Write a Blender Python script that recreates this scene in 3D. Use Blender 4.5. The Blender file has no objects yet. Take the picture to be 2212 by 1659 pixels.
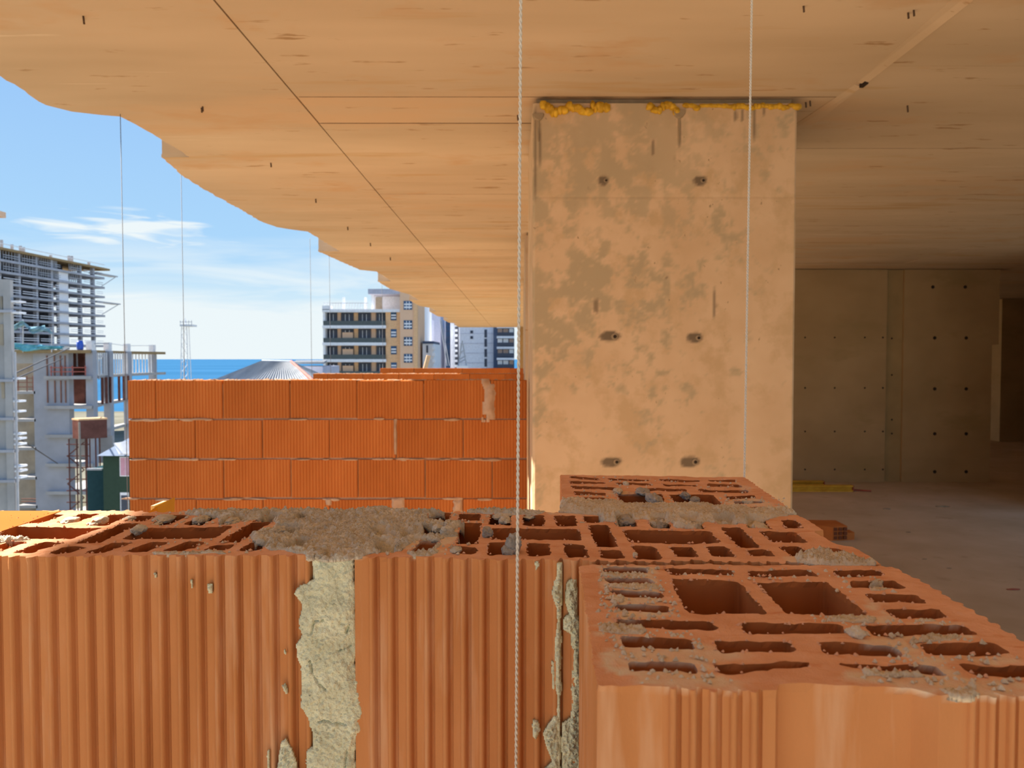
import bpy, bmesh, math, random
import numpy as np
from mathutils import Vector, Matrix
from mathutils.geometry import delaunay_2d_cdt

random.seed(7)
rng = np.random.default_rng(7)
S = bpy.context.scene
C = S.collection

# ------------------------------------------------------------------ camera
F = 1671.0
PITCH = math.radians(1.868)
CAM = (0.0, 0.0, 1.749)
FLOOR_Z = 0.0
CEIL_Z = 3.006
TOP = 1.6034            # top of the nearest course of blocks
cam_d = bpy.data.cameras.new('camera')
cam = bpy.data.objects.new('camera', cam_d)
C.objects.link(cam)
cam.location = CAM
cam.rotation_euler = (math.pi / 2 - PITCH, 0, 0)
cam_d.sensor_width = 36.0
cam_d.lens = 36.0 * F / 2212.0
cam_d.clip_start = 0.02
cam_d.clip_end = 80000
cam_d.dof.use_dof = True
cam_d.dof.focus_distance = 0.72
cam_d.dof.aperture_fstop = 19
S.camera = cam

# ------------------------------------------------------------------ sky, sun, exposure
SUN_STRENGTH = 15.0
SKY_STRENGTH = 1.0
S.view_settings.view_transform = 'Standard'
S.view_settings.look = 'None'
S.view_settings.exposure = 0.0
S.view_settings.gamma = 1.0
S.view_settings.use_curve_mapping = False

S.cycles.use_adaptive_sampling = True
S.cycles.adaptive_threshold = 0.03
S.cycles.max_bounces = 5
S.cycles.diffuse_bounces = 4
S.cycles.glossy_bounces = 1
S.cycles.caustics_reflective = False
S.cycles.caustics_refractive = False

def make_world():
    w = bpy.data.worlds.new('sky')
    S.world = w
    w.use_nodes = True
    nt = w.node_tree
    nt.nodes.clear()
    L = nt.links.new
    def N(t, **k):
        n = nt.nodes.new(t)
        for a, b in k.items():
            setattr(n, a, b)
        return n
    def M(op, a, b=None, c=None, clamp=False):
        n = N('ShaderNodeMath', operation=op, use_clamp=clamp)
        for i, v in enumerate((a, b, c)):
            if v is None:
                continue
            if isinstance(v, (int, float)):
                n.inputs[i].default_value = v
            else:
                L(v, n.inputs[i])
        return n.outputs[0]
    tc = N('ShaderNodeTexCoord')
    sep = N('ShaderNodeSeparateXYZ')
    L(tc.outputs['Generated'], sep.inputs[0])
    x, y, z = sep.outputs
    el = M('ARCSINE', z)
    az = M('ARCTAN2', x, y)
    ramp = N('ShaderNodeValToRGB')
    L(M('MULTIPLY', M('MAXIMUM', el, 0.0), 2 / math.pi), ramp.inputs[0])
    cr = ramp.color_ramp
    cr.elements[0].position = 0.0
    cr.elements[0].color = (0.72, 0.86, 0.93, 1)
    cr.elements[1].position = 1.0
    cr.elements[1].color = (0.12, 0.27, 0.62, 1)
    for p, c in ((0.05, (0.62, 0.82, 0.96)), (0.085, (0.42, 0.69, 0.97)), (0.2, (0.33, 0.58, 0.95)), (0.4, (0.22, 0.42, 0.80))):
        e = cr.elements.new(p)
        e.color = (*c, 1)
    # haze of the sun side (towards -x)
    cmb = N('ShaderNodeCombineXYZ')
    L(M('MULTIPLY', az, 2.6), cmb.inputs[0])
    L(M('MULTIPLY', el, 17.0), cmb.inputs[1])
    nz = N('ShaderNodeTexNoise')
    nz.inputs['Scale'].default_value = 1.5
    nz.inputs['Detail'].default_value = 4
    nz.inputs['Roughness'].default_value = 0.55
    nz.inputs['Distortion'].default_value = 0.6
    L(cmb.outputs[0], nz.inputs['Vector'])
    n = nz.outputs['Fac']
    # streaks strongest in the low sky
    low = M('SUBTRACT', 1.0, M('SMOOTH_MIN', M('ABSOLUTE', M('DIVIDE', M('SUBTRACT', el, 0.075), 0.085)), 1.0, 0.2), clamp=True)
    streak = M('MULTIPLY', M('MULTIPLY', M('SUBTRACT', n, 0.43), 5.5, clamp=True), low, clamp=True)
    # white bank above the sea
    bank = M('SUBTRACT', 1.0, M('DIVIDE', M('SUBTRACT', M('SUBTRACT', el, M('MULTIPLY', M('SUBTRACT', n, 0.5), 0.09)), 0.066), 0.018), clamp=True)
    # one small cumulus
    nz2 = N('ShaderNodeTexNoise')
    nz2.inputs['Scale'].default_value = 5.0
    nz2.inputs['Detail'].default_value = 3
    nz2.inputs['Distortion'].default_value = 0.8
    L(cmb.outputs[0], nz2.inputs['Vector'])
    dx = M('DIVIDE', M('SUBTRACT', az, -0.455), 0.11)
    dz = M('DIVIDE', M('SUBTRACT', el, 0.148), 0.021)
    r = M('ADD', M('MULTIPLY', dx, dx), M('MULTIPLY', dz, dz))
    puff = M('MULTIPLY', M('SUBTRACT', M('ADD', M('SUBTRACT', 1.0, r), M('MULTIPLY', M('SUBTRACT', nz2.outputs['Fac'], 0.5), 5.0)), 0.2), 0.9, clamp=True)
    puff = M('MULTIPLY', puff, M('SUBTRACT', 1.35, M('MULTIPLY', r, 0.6), clamp=True), clamp=True)
    cl = M('MAXIMUM', M('MAXIMUM', M('MULTIPLY', streak, 0.9), M('MULTIPLY', bank, 0.86)), M('MULTIPLY', puff, 0.95), clamp=True)
    mix = N('ShaderNodeMix', data_type='RGBA')
    L(cl, mix.inputs['Factor'])
    L(ramp.outputs[0], mix.inputs['A'])
    mix.inputs['B'].default_value = (0.88, 0.95, 0.965, 1)
    bg = N('ShaderNodeBackground')
    bg.inputs['Strength'].default_value = SKY_STRENGTH
    L(mix.outputs['Result'], bg.inputs['Color'])
    out = N('ShaderNodeOutputWorld')
    L(bg.outputs[0], out.inputs[0])
make_world()
S.world.cycles.sampling_method = 'NONE'

sun_d = bpy.data.lights.new('sun', 'SUN')
sun_d.energy = SUN_STRENGTH
sun_d.color = (1.0, 0.94, 0.86)
sun_d.angle = math.radians(0.6)
sun = bpy.data.objects.new('sun', sun_d)
C.objects.link(sun)
sun.location = (-30, 10, 40)
sun.rotation_euler = Vector((1.6, -0.65, -1.34)).to_track_quat('-Z', 'Y').to_euler()

# ------------------------------------------------------------------ projection helpers (pixel of the photo -> place)
SA, CA = math.sin(PITCH), math.cos(PITCH)
def ray(px, py):
    u = (px - 1106.0) / F
    v = (829.5 - py) / F
    return u, CA + v * SA, -SA + v * CA
def on_z(px, py, z):
    d = ray(px, py)
    t = (z - CAM[2]) / d[2]
    return (d[0] * t, d[1] * t)
def at(px, py, Y):
    d = ray(px, py)
    t = Y / d[1]
    return (d[0] * t, Y, CAM[2] + d[2] * t)
def zat(py, Y):
    return at(1106, py, Y)[2]
def xat(px, Y):
    return (px - 1106.0) / F * Y

# ------------------------------------------------------------------ noise (vectorised value noise)
_perm = rng.random(65536)
def vnoise(p, seed=0):
    p = np.asarray(p, float)
    i = np.floor(p).astype(np.int64)
    f = p - i
    f = f * f * (3 - 2 * f)
    d = p.shape[1]
    K = (73856093, 19349663, 83492791)
    out = np.zeros(len(p))
    for c in range(1 << d):
        h = np.full(len(p), seed * 2654435 + 1013, np.int64)
        wgt = np.ones(len(p))
        for k in range(d):
            b = (c >> k) & 1
            h ^= (i[:, k] + b) * K[k]
            wgt *= f[:, k] if b else 1 - f[:, k]
        h = (h ^ (h >> 7)) * 2246822519
        out += wgt * _perm[(h >> 5) & 65535]
    return out * 2 - 1
def fbm(p, octv=4, seed=0, gain=0.5):
    p = np.asarray(p, float)
    s = np.zeros(len(p)); a = 1.0; t = 0
    for o in range(octv):
        s += a * vnoise(p * 2 ** o + o * 17.3, seed + o)
        t += a; a *= gain
    return s / t

# ------------------------------------------------------------------ object helpers
def tag(o, label=None, cat=None, group=None, kind=None):
    if label: o['label'] = label
    if cat: o['category'] = cat
    if group: o['group'] = group
    if kind: o['kind'] = kind
    return o
def empty(name, loc=(0, 0, 0), **k):
    o = bpy.data.objects.new(name, None)
    o.empty_display_size = 0.1
    C.objects.link(o)
    o.location = loc
    return tag(o, **k)
def offset(o):
    v = Vector((0, 0, 0))
    while o is not None:
        v += o.location
        o = o.parent
    return v
def mesh_obj(name, verts, faces, m, parent=None, smooth=False, **k):
    off = offset(parent) if parent else Vector((0, 0, 0))
    me = bpy.data.meshes.new(name)
    v = np.asarray(verts, float) - np.array(off)
    me.from_pydata(v.tolist(), [], [tuple(map(int, f)) for f in faces])
    if m: me.materials.append(m)
    if smooth:
        me.shade_smooth()
    o = bpy.data.objects.new(name, me)
    C.objects.link(o)
    if parent: o.parent = parent
    return tag(o, **k)
def fix_normals(o):
    bm = bmesh.new(); bm.from_mesh(o.data)
    bmesh.ops.recalc_face_normals(bm, faces=bm.faces)
    bm.to_mesh(o.data); bm.free()
    return o
class MB:
    """collects simple solids that make up ONE part"""
    def __init__(s): s.v = []; s.f = []
    def prism(s, poly, z0, z1):
        n = len(poly); b = len(s.v)
        a = sum(poly[i][0] * poly[(i + 1) % n][1] - poly[(i + 1) % n][0] * poly[i][1] for i in range(n))
        if a < 0: poly = poly[::-1]
        s.v += [(p[0], p[1], z0) for p in poly] + [(p[0], p[1], z1) for p in poly]
        s.f.append(tuple(b + i for i in range(n))[::-1])
        s.f.append(tuple(b + n + i for i in range(n)))
        s.f += [(b + i, b + (i + 1) % n, b + n + (i + 1) % n, b + n + i) for i in range(n)]
        return s
    def box(s, x0, x1, y0, y1, z0, z1):
        x0, x1 = min(x0, x1), max(x0, x1); y0, y1 = min(y0, y1), max(y0, y1); z0, z1 = min(z0, z1), max(z0, z1)
        return s.prism([(x0, y0), (x1, y0), (x1, y1), (x0, y1)], z0, z1)
    def tube(s, pts, r, n=6):
        pts = [Vector(p) for p in pts]
        b = len(s.v)
        rs = r if isinstance(r, (list, tuple)) else [r] * len(pts)
        for i, p in enumerate(pts):
            d = (pts[min(i + 1, len(pts) - 1)] - pts[max(i - 1, 0)]).normalized()
            a = d.cross(Vector((0.31, 0.93, 0.17))).normalized()
            c = d.cross(a)
            for k in range(n):
                t = 2 * math.pi * k / n
                s.v.append(tuple(p + (a * math.cos(t) + c * math.sin(t)) * rs[i]))
        for i in range(len(pts) - 1):
            for k in range(n):
                s.f.append((b + i * n + k, b + i * n + (k + 1) % n, b + (i + 1) * n + (k + 1) % n, b + (i + 1) * n + k))
        s.f.append(tuple(b + k for k in range(n))[::-1])
        e = b + (len(pts) - 1) * n
        s.f.append(tuple(e + k for k in range(n)))
        return s
    def poly(s, pts):
        b = len(s.v); s.v += [tuple(p) for p in pts]; s.f.append(tuple(range(b, b + len(pts)))); return s
    def build(s, name, m, parent=None, smooth=False, **k):
        o = mesh_obj(name, s.v, s.f, m, parent, smooth, **k)
        return fix_normals(o)
def bevelled(o, w=0.01, seg=2):
    md = o.modifiers.new('bevel', 'BEVEL'); md.width = w; md.segments = seg; md.limit_method = 'ANGLE'
    return o

# ------------------------------------------------------------------ materials
def mat(name, base, rough=0.85, var=0.12, scale=8.0, stretch=(1, 1, 1), bump=0.0, bump_scale=60.0, hue2=None, spots=None, coord='Object', attr=None, rand=0.0, metal=0.0, fine=None):
    """procedural: two-tone noise, optional speckles, fine relief, attribute-driven second colour"""
    m = bpy.data.materials.new(name)
    m.use_nodes = True
    nt = m.node_tree
    b = nt.nodes['Principled BSDF']
    L = nt.links.new
    N = nt.nodes.new
    if rough >= 0.75:          # matt mineral surfaces: plain diffuse
        nt.nodes.remove(b)
        b = N('ShaderNodeBsdfDiffuse')
        b.name = 'matt'
        b.inputs['Roughness'].default_value = 0.0
        L(b.outputs[0], nt.nodes['Material Output'].inputs['Surface'])
    else:
        b.inputs['Roughness'].default_value = rough
        b.inputs['Metallic'].default_value = metal
        b.inputs['Specular IOR Level'].default_value = 0.25
    cin = 'Color' if rough >= 0.75 else 'Base Color'
    tc = N('ShaderNodeTexCoord')
    mp = N('ShaderNodeMapping')
    mp.inputs['Scale'].default_value = stretch
    L(tc.outputs[coord], mp.inputs[0])
    nz = N('ShaderNodeTexNoise')
    nz.inputs['Scale'].default_value = scale
    nz.inputs['Detail'].default_value = 3
    nz.inputs['Roughness'].default_value = 0.6
    L(mp.outputs[0], nz.inputs['Vector'])
    c1 = [max(0, c * (1 - var)) for c in base]
    c2 = list(hue2) if hue2 else [min(1, c * (1 + var)) for c in base]
    rp = N('ShaderNodeValToRGB')
    rp.color_ramp.elements[0].position = 0.32
    rp.color_ramp.elements[1].position = 0.68
    rp.color_ramp.elements[0].color = (*c1, 1)
    rp.color_ramp.elements[1].color = (*c2, 1)
    L(nz.outputs['Fac'], rp.inputs[0])
    col = rp.outputs[0]
    def mixc(fac, a, bcol, typ='MIX'):
        mx = N('ShaderNodeMix'); mx.data_type = 'RGBA'; mx.blend_type = typ
        if isinstance(fac, float): mx.inputs['Factor'].default_value = fac
        else: L(fac, mx.inputs['Factor'])
        L(a, mx.inputs['A'])
        if isinstance(bcol, (tuple, list)): mx.inputs['B'].default_value = (*bcol, 1)
        else: L(bcol, mx.inputs['B'])
        return mx.outputs['Result']
    if spots:
        for (sc, lo, hi, scol, st) in spots:
            mp2 = N('ShaderNodeMapping'); mp2.inputs['Scale'].default_value = st
            mp2.inputs['Location'].default_value = (sc * 0.37, 3.1, sc)
            L(tc.outputs[coord], mp2.inputs[0])
            n2 = N('ShaderNodeTexNoise'); n2.inputs['Scale'].default_value = sc; n2.inputs['Detail'].default_value = 4; n2.inputs['Roughness'].default_value = 0.65
            L(mp2.outputs[0], n2.inputs['Vector'])
            mr = N('ShaderNodeMapRange'); mr.inputs['From Min'].default_value = lo; mr.inputs['From Max'].default_value = hi
            L(n2.outputs['Fac'], mr.inputs['Value'])
            col = mixc(mr.outputs[0], col, scol)
    if attr:
        an, acol = attr
        a = N('ShaderNodeAttribute'); a.attribute_name = an
        col = mixc(a.outputs['Fac'], col, acol)
    if rand:
        oi = N('ShaderNodeObjectInfo')
        mr = N('ShaderNodeMapRange'); mr.inputs['To Min'].default_value = 1 - rand; mr.inputs['To Max'].default_value = 1 + rand
        L(oi.outputs['Random'], mr.inputs['Value'])
        vm = N('ShaderNodeVectorMath'); vm.operation = 'SCALE'
        L(col, vm.inputs[0]); L(mr.outputs[0], vm.inputs['Scale'])
        col = vm.outputs[0]
    L(col, b.inputs[cin])
    if bump:
        n3 = N('ShaderNodeTexNoise'); n3.inputs['Scale'].default_value = bump_scale; n3.inputs['Detail'].default_value = 3; n3.inputs['Roughness'].default_value = 0.65
        L(mp.outputs[0], n3.inputs['Vector'])
        bp = N('ShaderNodeBump'); bp.inputs['Strength'].default_value = bump; bp.inputs['Distance'].default_value = fine or 0.004
        L(n3.outputs['Fac'], bp.inputs['Height'])
        L(bp.outputs[0], b.inputs['Normal'])
    return m
def flat(name, c, rough=0.7, metal=0.0, var=0.08, scale=3.0, rand=0.0):
    return mat(name, c, rough, var, scale, metal=metal, rand=rand)

MORT = (0.80, 0.66, 0.48)
M = {}
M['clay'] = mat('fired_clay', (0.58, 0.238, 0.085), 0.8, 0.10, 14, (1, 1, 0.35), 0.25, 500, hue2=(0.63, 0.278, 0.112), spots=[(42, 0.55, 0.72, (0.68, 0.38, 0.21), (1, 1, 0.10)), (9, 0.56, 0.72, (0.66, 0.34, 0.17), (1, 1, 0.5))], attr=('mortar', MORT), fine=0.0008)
M['clay_cell_shade'] = mat('fired_clay_cell_shade', (0.44, 0.13, 0.038), 0.85, 0.10, 20, (1, 1, 0.3), hue2=(0.50, 0.16, 0.05), attr=('mortar', MORT))  # hole walls darker and redder than the face: shade painted into the clay
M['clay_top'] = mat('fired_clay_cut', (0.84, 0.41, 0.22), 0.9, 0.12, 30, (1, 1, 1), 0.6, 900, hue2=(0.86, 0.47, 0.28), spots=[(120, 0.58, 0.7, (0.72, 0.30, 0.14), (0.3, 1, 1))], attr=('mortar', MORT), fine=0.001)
M['clay_far'] = mat('fired_clay_wall', (0.52, 0.160, 0.041), 0.85, 0.10, 3, (1, 1, 0.3), 0.0, 200, hue2=(0.58, 0.20, 0.056), spots=[(2.2, 0.62, 0.75, (0.58, 0.22, 0.085), (1, 1, 0.4))], rand=0.07)
M['mortar_grey'] = mat('mortar_set', (0.74, 0.65, 0.50), 0.95, 0.2, 90, (1, 1, 1), 0.9, 700, hue2=(0.86, 0.77, 0.61), fine=0.002)
M['mortar_sand'] = mat('mortar_sandy', (0.76, 0.61, 0.42), 0.95, 0.14, 40, (1, 1, 1), 0.8, 900, hue2=(0.85, 0.70, 0.50), fine=0.0015)
M['mortar_dark'] = mat('mortar_lump', (0.42, 0.37, 0.31), 0.95, 0.2, 50, (1, 1, 1), 0.8, 600, hue2=(0.54, 0.47, 0.39), fine=0.002)
M['mortar_green'] = mat('mortar_damp', (0.70, 0.69, 0.48), 0.95, 0.12, 45, (1, 1, 1), 0.9, 420, hue2=(0.82, 0.81, 0.58), spots=[(260, 0.66, 0.74, (0.42, 0.39, 0.26), (1, 1, 1))], fine=0.0022)
M['mortar_far'] = mat('mortar_joint', (0.50, 0.31, 0.19), 0.95, 0.15, 9, hue2=(0.6, 0.42, 0.29))
M['ceiling'] = mat('concrete_soffit', (0.550, 0.413, 0.270), 0.9, 0.10, 1.1, (0.35, 1.6, 1), 0.0, 14, hue2=(0.605, 0.462, 0.314),
                   spots=[(0.9, 0.56, 0.68, (0.561, 0.391, 0.242), (0.4, 1.5, 1)), (1.6, 0.60, 0.68, (0.506, 0.347, 0.193), (0.25, 2.2, 1)), (11, 0.635, 0.675, (0.374, 0.242, 0.132), (0.22, 1.4, 1)), (2.1, 0.58, 0.70, (0.539, 0.363, 0.215), (0.6, 1.1, 1)), (3.3, 0.66, 0.70, (0.649, 0.517, 0.363), (0.12, 2.6, 1))], rand=0.03)
M['column'] = mat('concrete_column', (0.57, 0.39, 0.225), 0.9, 0.07, 3.2, (1, 1, 1), 0.1, 40, hue2=(0.61, 0.43, 0.265),
                  spots=[(5.5, 0.50, 0.62, (0.48, 0.325, 0.18), (1, 1, 1)), (3.0, 0.60, 0.66, (0.54, 0.37, 0.19), (1.6, 1, 0.4)), (26, 0.70, 0.74, (0.30, 0.20, 0.11), (1, 1, 0.7))])
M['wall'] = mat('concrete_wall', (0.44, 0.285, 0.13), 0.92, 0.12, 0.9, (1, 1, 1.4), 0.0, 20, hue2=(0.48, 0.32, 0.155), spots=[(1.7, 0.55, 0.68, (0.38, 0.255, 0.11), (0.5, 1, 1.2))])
M['wall_stain'] = mat('concrete_strip', (0.40, 0.27, 0.12), 0.92, 0.12, 2)
M['floor'] = mat('concrete_floor', (0.58, 0.42, 0.25), 0.95, 0.10, 1.3, (1, 1, 1), 0.0, 30, hue2=(0.64, 0.475, 0.30), spots=[(3.0, 0.60, 0.72, (0.48, 0.34, 0.20), (1, 1, 1)), (14, 0.70, 0.75, (0.28, 0.17, 0.10), (0.5, 1.5, 1))])
M['seam'] = flat('joint_shadow_grime', (0.20, 0.125, 0.07), 0.95, var=0.3, scale=12)  # dark strips in the panel gaps: joint dirt plus a painted shadow line
M['seam_soft'] = flat('joint_shadow_grime_faint', (0.36, 0.25, 0.15), 0.95, var=0.3, scale=12)
M['foam'] = mat('yellow_foam', (0.56, 0.30, 0.012), 0.6, 0.25, 25, hue2=(0.72, 0.42, 0.03))
M['stain'] = mat('grey_cement_stain', (0.34, 0.25, 0.15), 0.95, 0.12, 20)
M['dark'] = flat('dark_void', (0.05, 0.035, 0.025), 0.95)
M['string'] = mat('cotton_line', (0.72, 0.66, 0.56), 0.9, 0.08, 400)
M['nylon'] = flat('nylon_line', (0.16, 0.17, 0.19), 0.6)
M['tie'] = flat('dark_rod', (0.11, 0.07, 0.045), 0.8)
M['yellow'] = mat('yellow_paint', (0.66, 0.34, 0.015), 0.55, 0.12, 10, hue2=(0.72, 0.42, 0.03))
M['end_red'] = flat('red_end_cap', (0.36, 0.09, 0.05))

# ================================================================== STRUCTURE
YB = -3.3      # the storey is open behind the viewer
# floor slab
XO, YO = 6.35, 8.7     # right side opened out of view for extra skylight, up to YO
fl = MB().prism([(-2.28, YB), (XO, YB), (XO, YO), (14.0, YO), (14.0, 31.0), (-2.28, 31.0)], -0.22, 0.0).build('floor', M['floor'], kind='structure', label='bare concrete floor slab of the unfinished storey')

# ceiling: cast in formwork panels with recessed joints, wavy free edge on the left
EDGE = [(-8.0, -2.2), (-4.6, -2.25), (-4.1, -2.1), (-3.9, -2.03), (-3.55, -2.02), (-3.5, -2.2), (-2.9, -2.27), (-1.2, -2.30), (-0.6, -2.25), (-0.3, -2.03), (0.25, -2.01),
        (0.5, -2.02), (0.9, -2.03), (1.75, -2.04), (1.76, -2.20), (2.0, -2.26), (2.3, -2.30), (3.2, -2.285), (3.45, -2.275), (3.72, -2.30), (3.88, -2.31), (3.98, -2.24), (4.035, -2.12), (4.06, -2.035), (4.19, -2.02), (4.46, -2.01),  # first recess is out of view, shaped to let sun onto the near blocks
        (4.87, -2.01), (4.875, -2.19), (5.1, -2.22), (5.37, -2.265), (5.7, -2.285), (5.99, -2.29), (6.4, -2.285), (7.1, -2.30), (7.43, -2.25), (7.6, -2.12), (7.7, -2.02), (8.0, -2.017),
        (8.6, -2.017), (9.1, -2.02), (9.105, -2.27), (9.6, -2.24), (10.3, -2.2), (11.0, -2.15), (11.2, -1.96), (11.7, -1.95), (12.6, -1.96), (12.605, -2.18), (14.0, -2.2), (15.2, -2.0), (16.6, -2.0), (16.61, -2.2), (18.5, -2.2), (19.2, -2.0), (20.6, -2.0), (20.61, -2.2), (23.0, -2.2), (23.6, -2.02), (24.8, -2.02), (24.81, -2.2), (27, -2.2), (27.6, -2.02), (28.8, -2.02), (28.81, -2.15), (31.0, -2.1)]
def edge_between(y0, y1):
    ys = [e[0] for e in EDGE]; xs = [e[1] for e in EDGE]
    pts = [(np.interp(y0, ys, xs), y0)]
    for (ya, xa) in EDGE:
        if y0 < ya < y1: pts.append((xa, ya))
    pts.append((np.interp(y1, ys, xs), y1))
    # small ragged drips along the cast edge
    out = []
    for i in range(len(pts) - 1):
        (xa, ya), (xb, yb) = pts[i], pts[i + 1]
        n = max(1, int(abs(yb - ya) / 0.045))
        for k in range(n):
            t = k / n
            j = 0 if (k == 0 or n < 3) else random.uniform(-0.009, 0.009)
            out.append((xa + (xb - xa) * t + j, ya + (yb - ya) * t))
    out.append(pts[-1])
    return out
ceil = empty('ceiling', (0, 5, CEIL_Z), kind='structure', label='cast concrete ceiling slab with formwork joints and a wavy free edge')
G = 0.0035
slab = MB()
e = edge_between(YB, 31.0)
slab.prism([(x + 0.004, y) for x, y in e] + [(14.0, 31.0), (14.0, YO), (XO, YO), (XO, YB)], CEIL_Z + 0.02, CEIL_Z + 0.24)
slab.build('slab_core', M['ceiling'], ceil)
def panel(poly, dz=0.0):
    MB().prism(poly, CEIL_Z + dz, CEIL_Z + 0.021).build('panel', M['ceiling'], ceil)
# left strip
cuts = [YB, -0.2, 4.275, 8.6, 12.6, 17.0, 22.0, 31.0]
for i in range(len(cuts) - 1):
    a, b = cuts[i], cuts[i + 1]
    g = 0.0008
    xs0 = -1.045 + 0.0115 * (a - 2.7)
    ed = edge_between(a + g, b - g)
    rx = lambda y: -1.046 + 0.0085 * (y - 2.7) - G
    panel(ed + [(rx(b), b - g), (rx(a), a + g)], random.uniform(0, 0.0006))
# middle strip: joints read from the photo
cuts = [YB, -0.55, 1.9, 3.762, 4.18, 5.555, 5.96, 7.37, 9.0, 10.7, 12.4, 14.4, 16.4, 18.5, 21.5, 24.5, 27.5, 31.0]
lx = lambda y: -1.046 + 0.0085 * (y - 2.7) + G
for i in range(len(cuts) - 1):
    a, b = cuts[i] + 0.0035, cuts[i + 1] - 0.0035
    panel([(lx(a), a), (1.595, a), (1.595, b), (lx(b), b)], random.uniform(0, 0.0025))
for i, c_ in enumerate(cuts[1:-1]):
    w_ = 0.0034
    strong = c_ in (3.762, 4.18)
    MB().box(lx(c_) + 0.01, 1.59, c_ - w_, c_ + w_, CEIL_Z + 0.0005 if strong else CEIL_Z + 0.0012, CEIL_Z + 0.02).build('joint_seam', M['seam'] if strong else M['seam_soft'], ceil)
# right zone, a little higher, with a bevel strip along the step
cuts = [YB, -1.6, 0.8, 2.1, 3.385, 4.70, 6.035, 7.4, 8.7, 10.3, 12.0, 14.0, 16.0, 18.5, 22, 26, 31.0]
for i in range(len(cuts) - 1):
    a, b = cuts[i] + 0.002, cuts[i + 1] - 0.002
    for (x0, x1) in (((1.618, 5.2), (5.204, 9.0), (9.004, 14.0)) if a > YO - 0.5 else ((1.618, XO),)):
        panel([(x0, a), (x1, a), (x1, b), (x0, b)], random.uniform(0.006, 0.010))
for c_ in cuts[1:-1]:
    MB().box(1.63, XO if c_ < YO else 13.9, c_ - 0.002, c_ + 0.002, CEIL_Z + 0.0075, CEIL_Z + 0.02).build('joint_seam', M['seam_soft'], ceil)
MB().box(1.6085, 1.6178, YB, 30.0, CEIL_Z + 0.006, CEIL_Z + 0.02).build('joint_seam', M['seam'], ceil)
# bevelled fillet strip that narrows towards the kink
k0, k1, k2 = (on_z(2095, 0, CEIL_Z), on_z(1855, 178, CEIL_Z), on_z(1719, 296, CEIL_Z))
fil = MB()
for (y0, y1, w0, w1) in ((YB, k1[1], 0.30, 0.035), (k1[1] + 0.03, 5.0, 0.035, 0.15)):
    fil.v += [(1.607, y0, CEIL_Z - 0.010), (1.607, y1, CEIL_Z - 0.010), (1.607 - w1, y1, CEIL_Z + 0.0005), (1.607 - w0, y0, CEIL_Z + 0.0005), (1.607, y0, CEIL_Z + 0.019), (1.607, y1, CEIL_Z + 0.019), (1.607 - w1, y1, CEIL_Z + 0.019), (1.607 - w0, y0, CEIL_Z + 0.019)]
    b = len(fil.v) - 8
    fil.f += [(b, b + 1, b + 2, b + 3), (b + 4, b + 5, b + 6, b + 7), (b, b + 1, b + 5, b + 4), (b + 3, b + 2, b + 6, b + 7), (b, b + 3, b + 7, b + 4), (b + 1, b + 2, b + 6, b + 5)]
fil.build('fillet_strip', M['ceiling'], ceil)
MB().box(1.592, 1.609, k1[1] - 0.03, k1[1] + 0.025, CEIL_Z - 0.016, CEIL_Z + 0.018).build('chipped_spot', M['dark'], ceil)
# tie-wire stubs left in the soffit
for (px, py, n) in ((180, 40, 2), (435, 233, 2), (585, 352, 1), (682, 430, 1), (751, 490, 1), (800, 525, 1), (843, 556, 1), (1961, 28, 2), (1740, 222, 2), (1960, 232, 1), (1735, 14, 1), (1118, 250, 1)):
    x, y = on_z(px, py, CEIL_Z)
    for k in range(n):
        xx = x + k * 0.0035 * y
        MB().tube([(xx, y - k * 0.02, CEIL_Z + 0.01), (xx + 0.003, y - k * 0.02, CEIL_Z - 0.012 * (y ** 0.5))], 0.0022 * (y ** 0.5), 5).build('tie_stub', M['tie'], ceil)

# concrete column (a wall-like pier) with a stained front
CY = 3.765
cx0, cx1 = xat(1150.5, CY), xat(1716.5, CY)
col = empty('wall_pier', ((cx0 + cx1) / 2, CY, 0), kind='structure', label='tall bare concrete pier carrying the ceiling, stained, with yellow foam along its top')
nx, nzz = 110, 260
ctop = CEIL_Z - 0.028
xs = np.linspace(cx0, cx1, nx + 1); zs = np.linspace(0, ctop, nzz + 1)
XX, ZZ = np.meshgrid(xs, zs)
P2 = np.stack([XX.ravel(), ZZ.ravel()], 1)
joint_z = zat(423, CY)
dy = 0.0012 * fbm(P2 * 6, 3, 11)
dy += 0.004 * np.exp(-((P2[:, 1] - joint_z) / 0.0045) ** 2)                       # horizontal formwork joint, recessed
dy += 0.012 * np.clip(1 - np.minimum(P2[:, 0] - cx0, cx1 - P2[:, 0]) / 0.008, 0, 1)  # worn arrises
dy += 0.003 * np.clip(fbm(P2 * [26, 14], 3, 31) - 0.45, 0, 1) * np.clip(1 - np.minimum(P2[:, 0] - cx0, cx1 - P2[:, 0]) / 0.05, 0, 1) * 5
u = (P2[:, 0] - cx0) / (cx1 - cx0); hgt = P2[:, 1]
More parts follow.
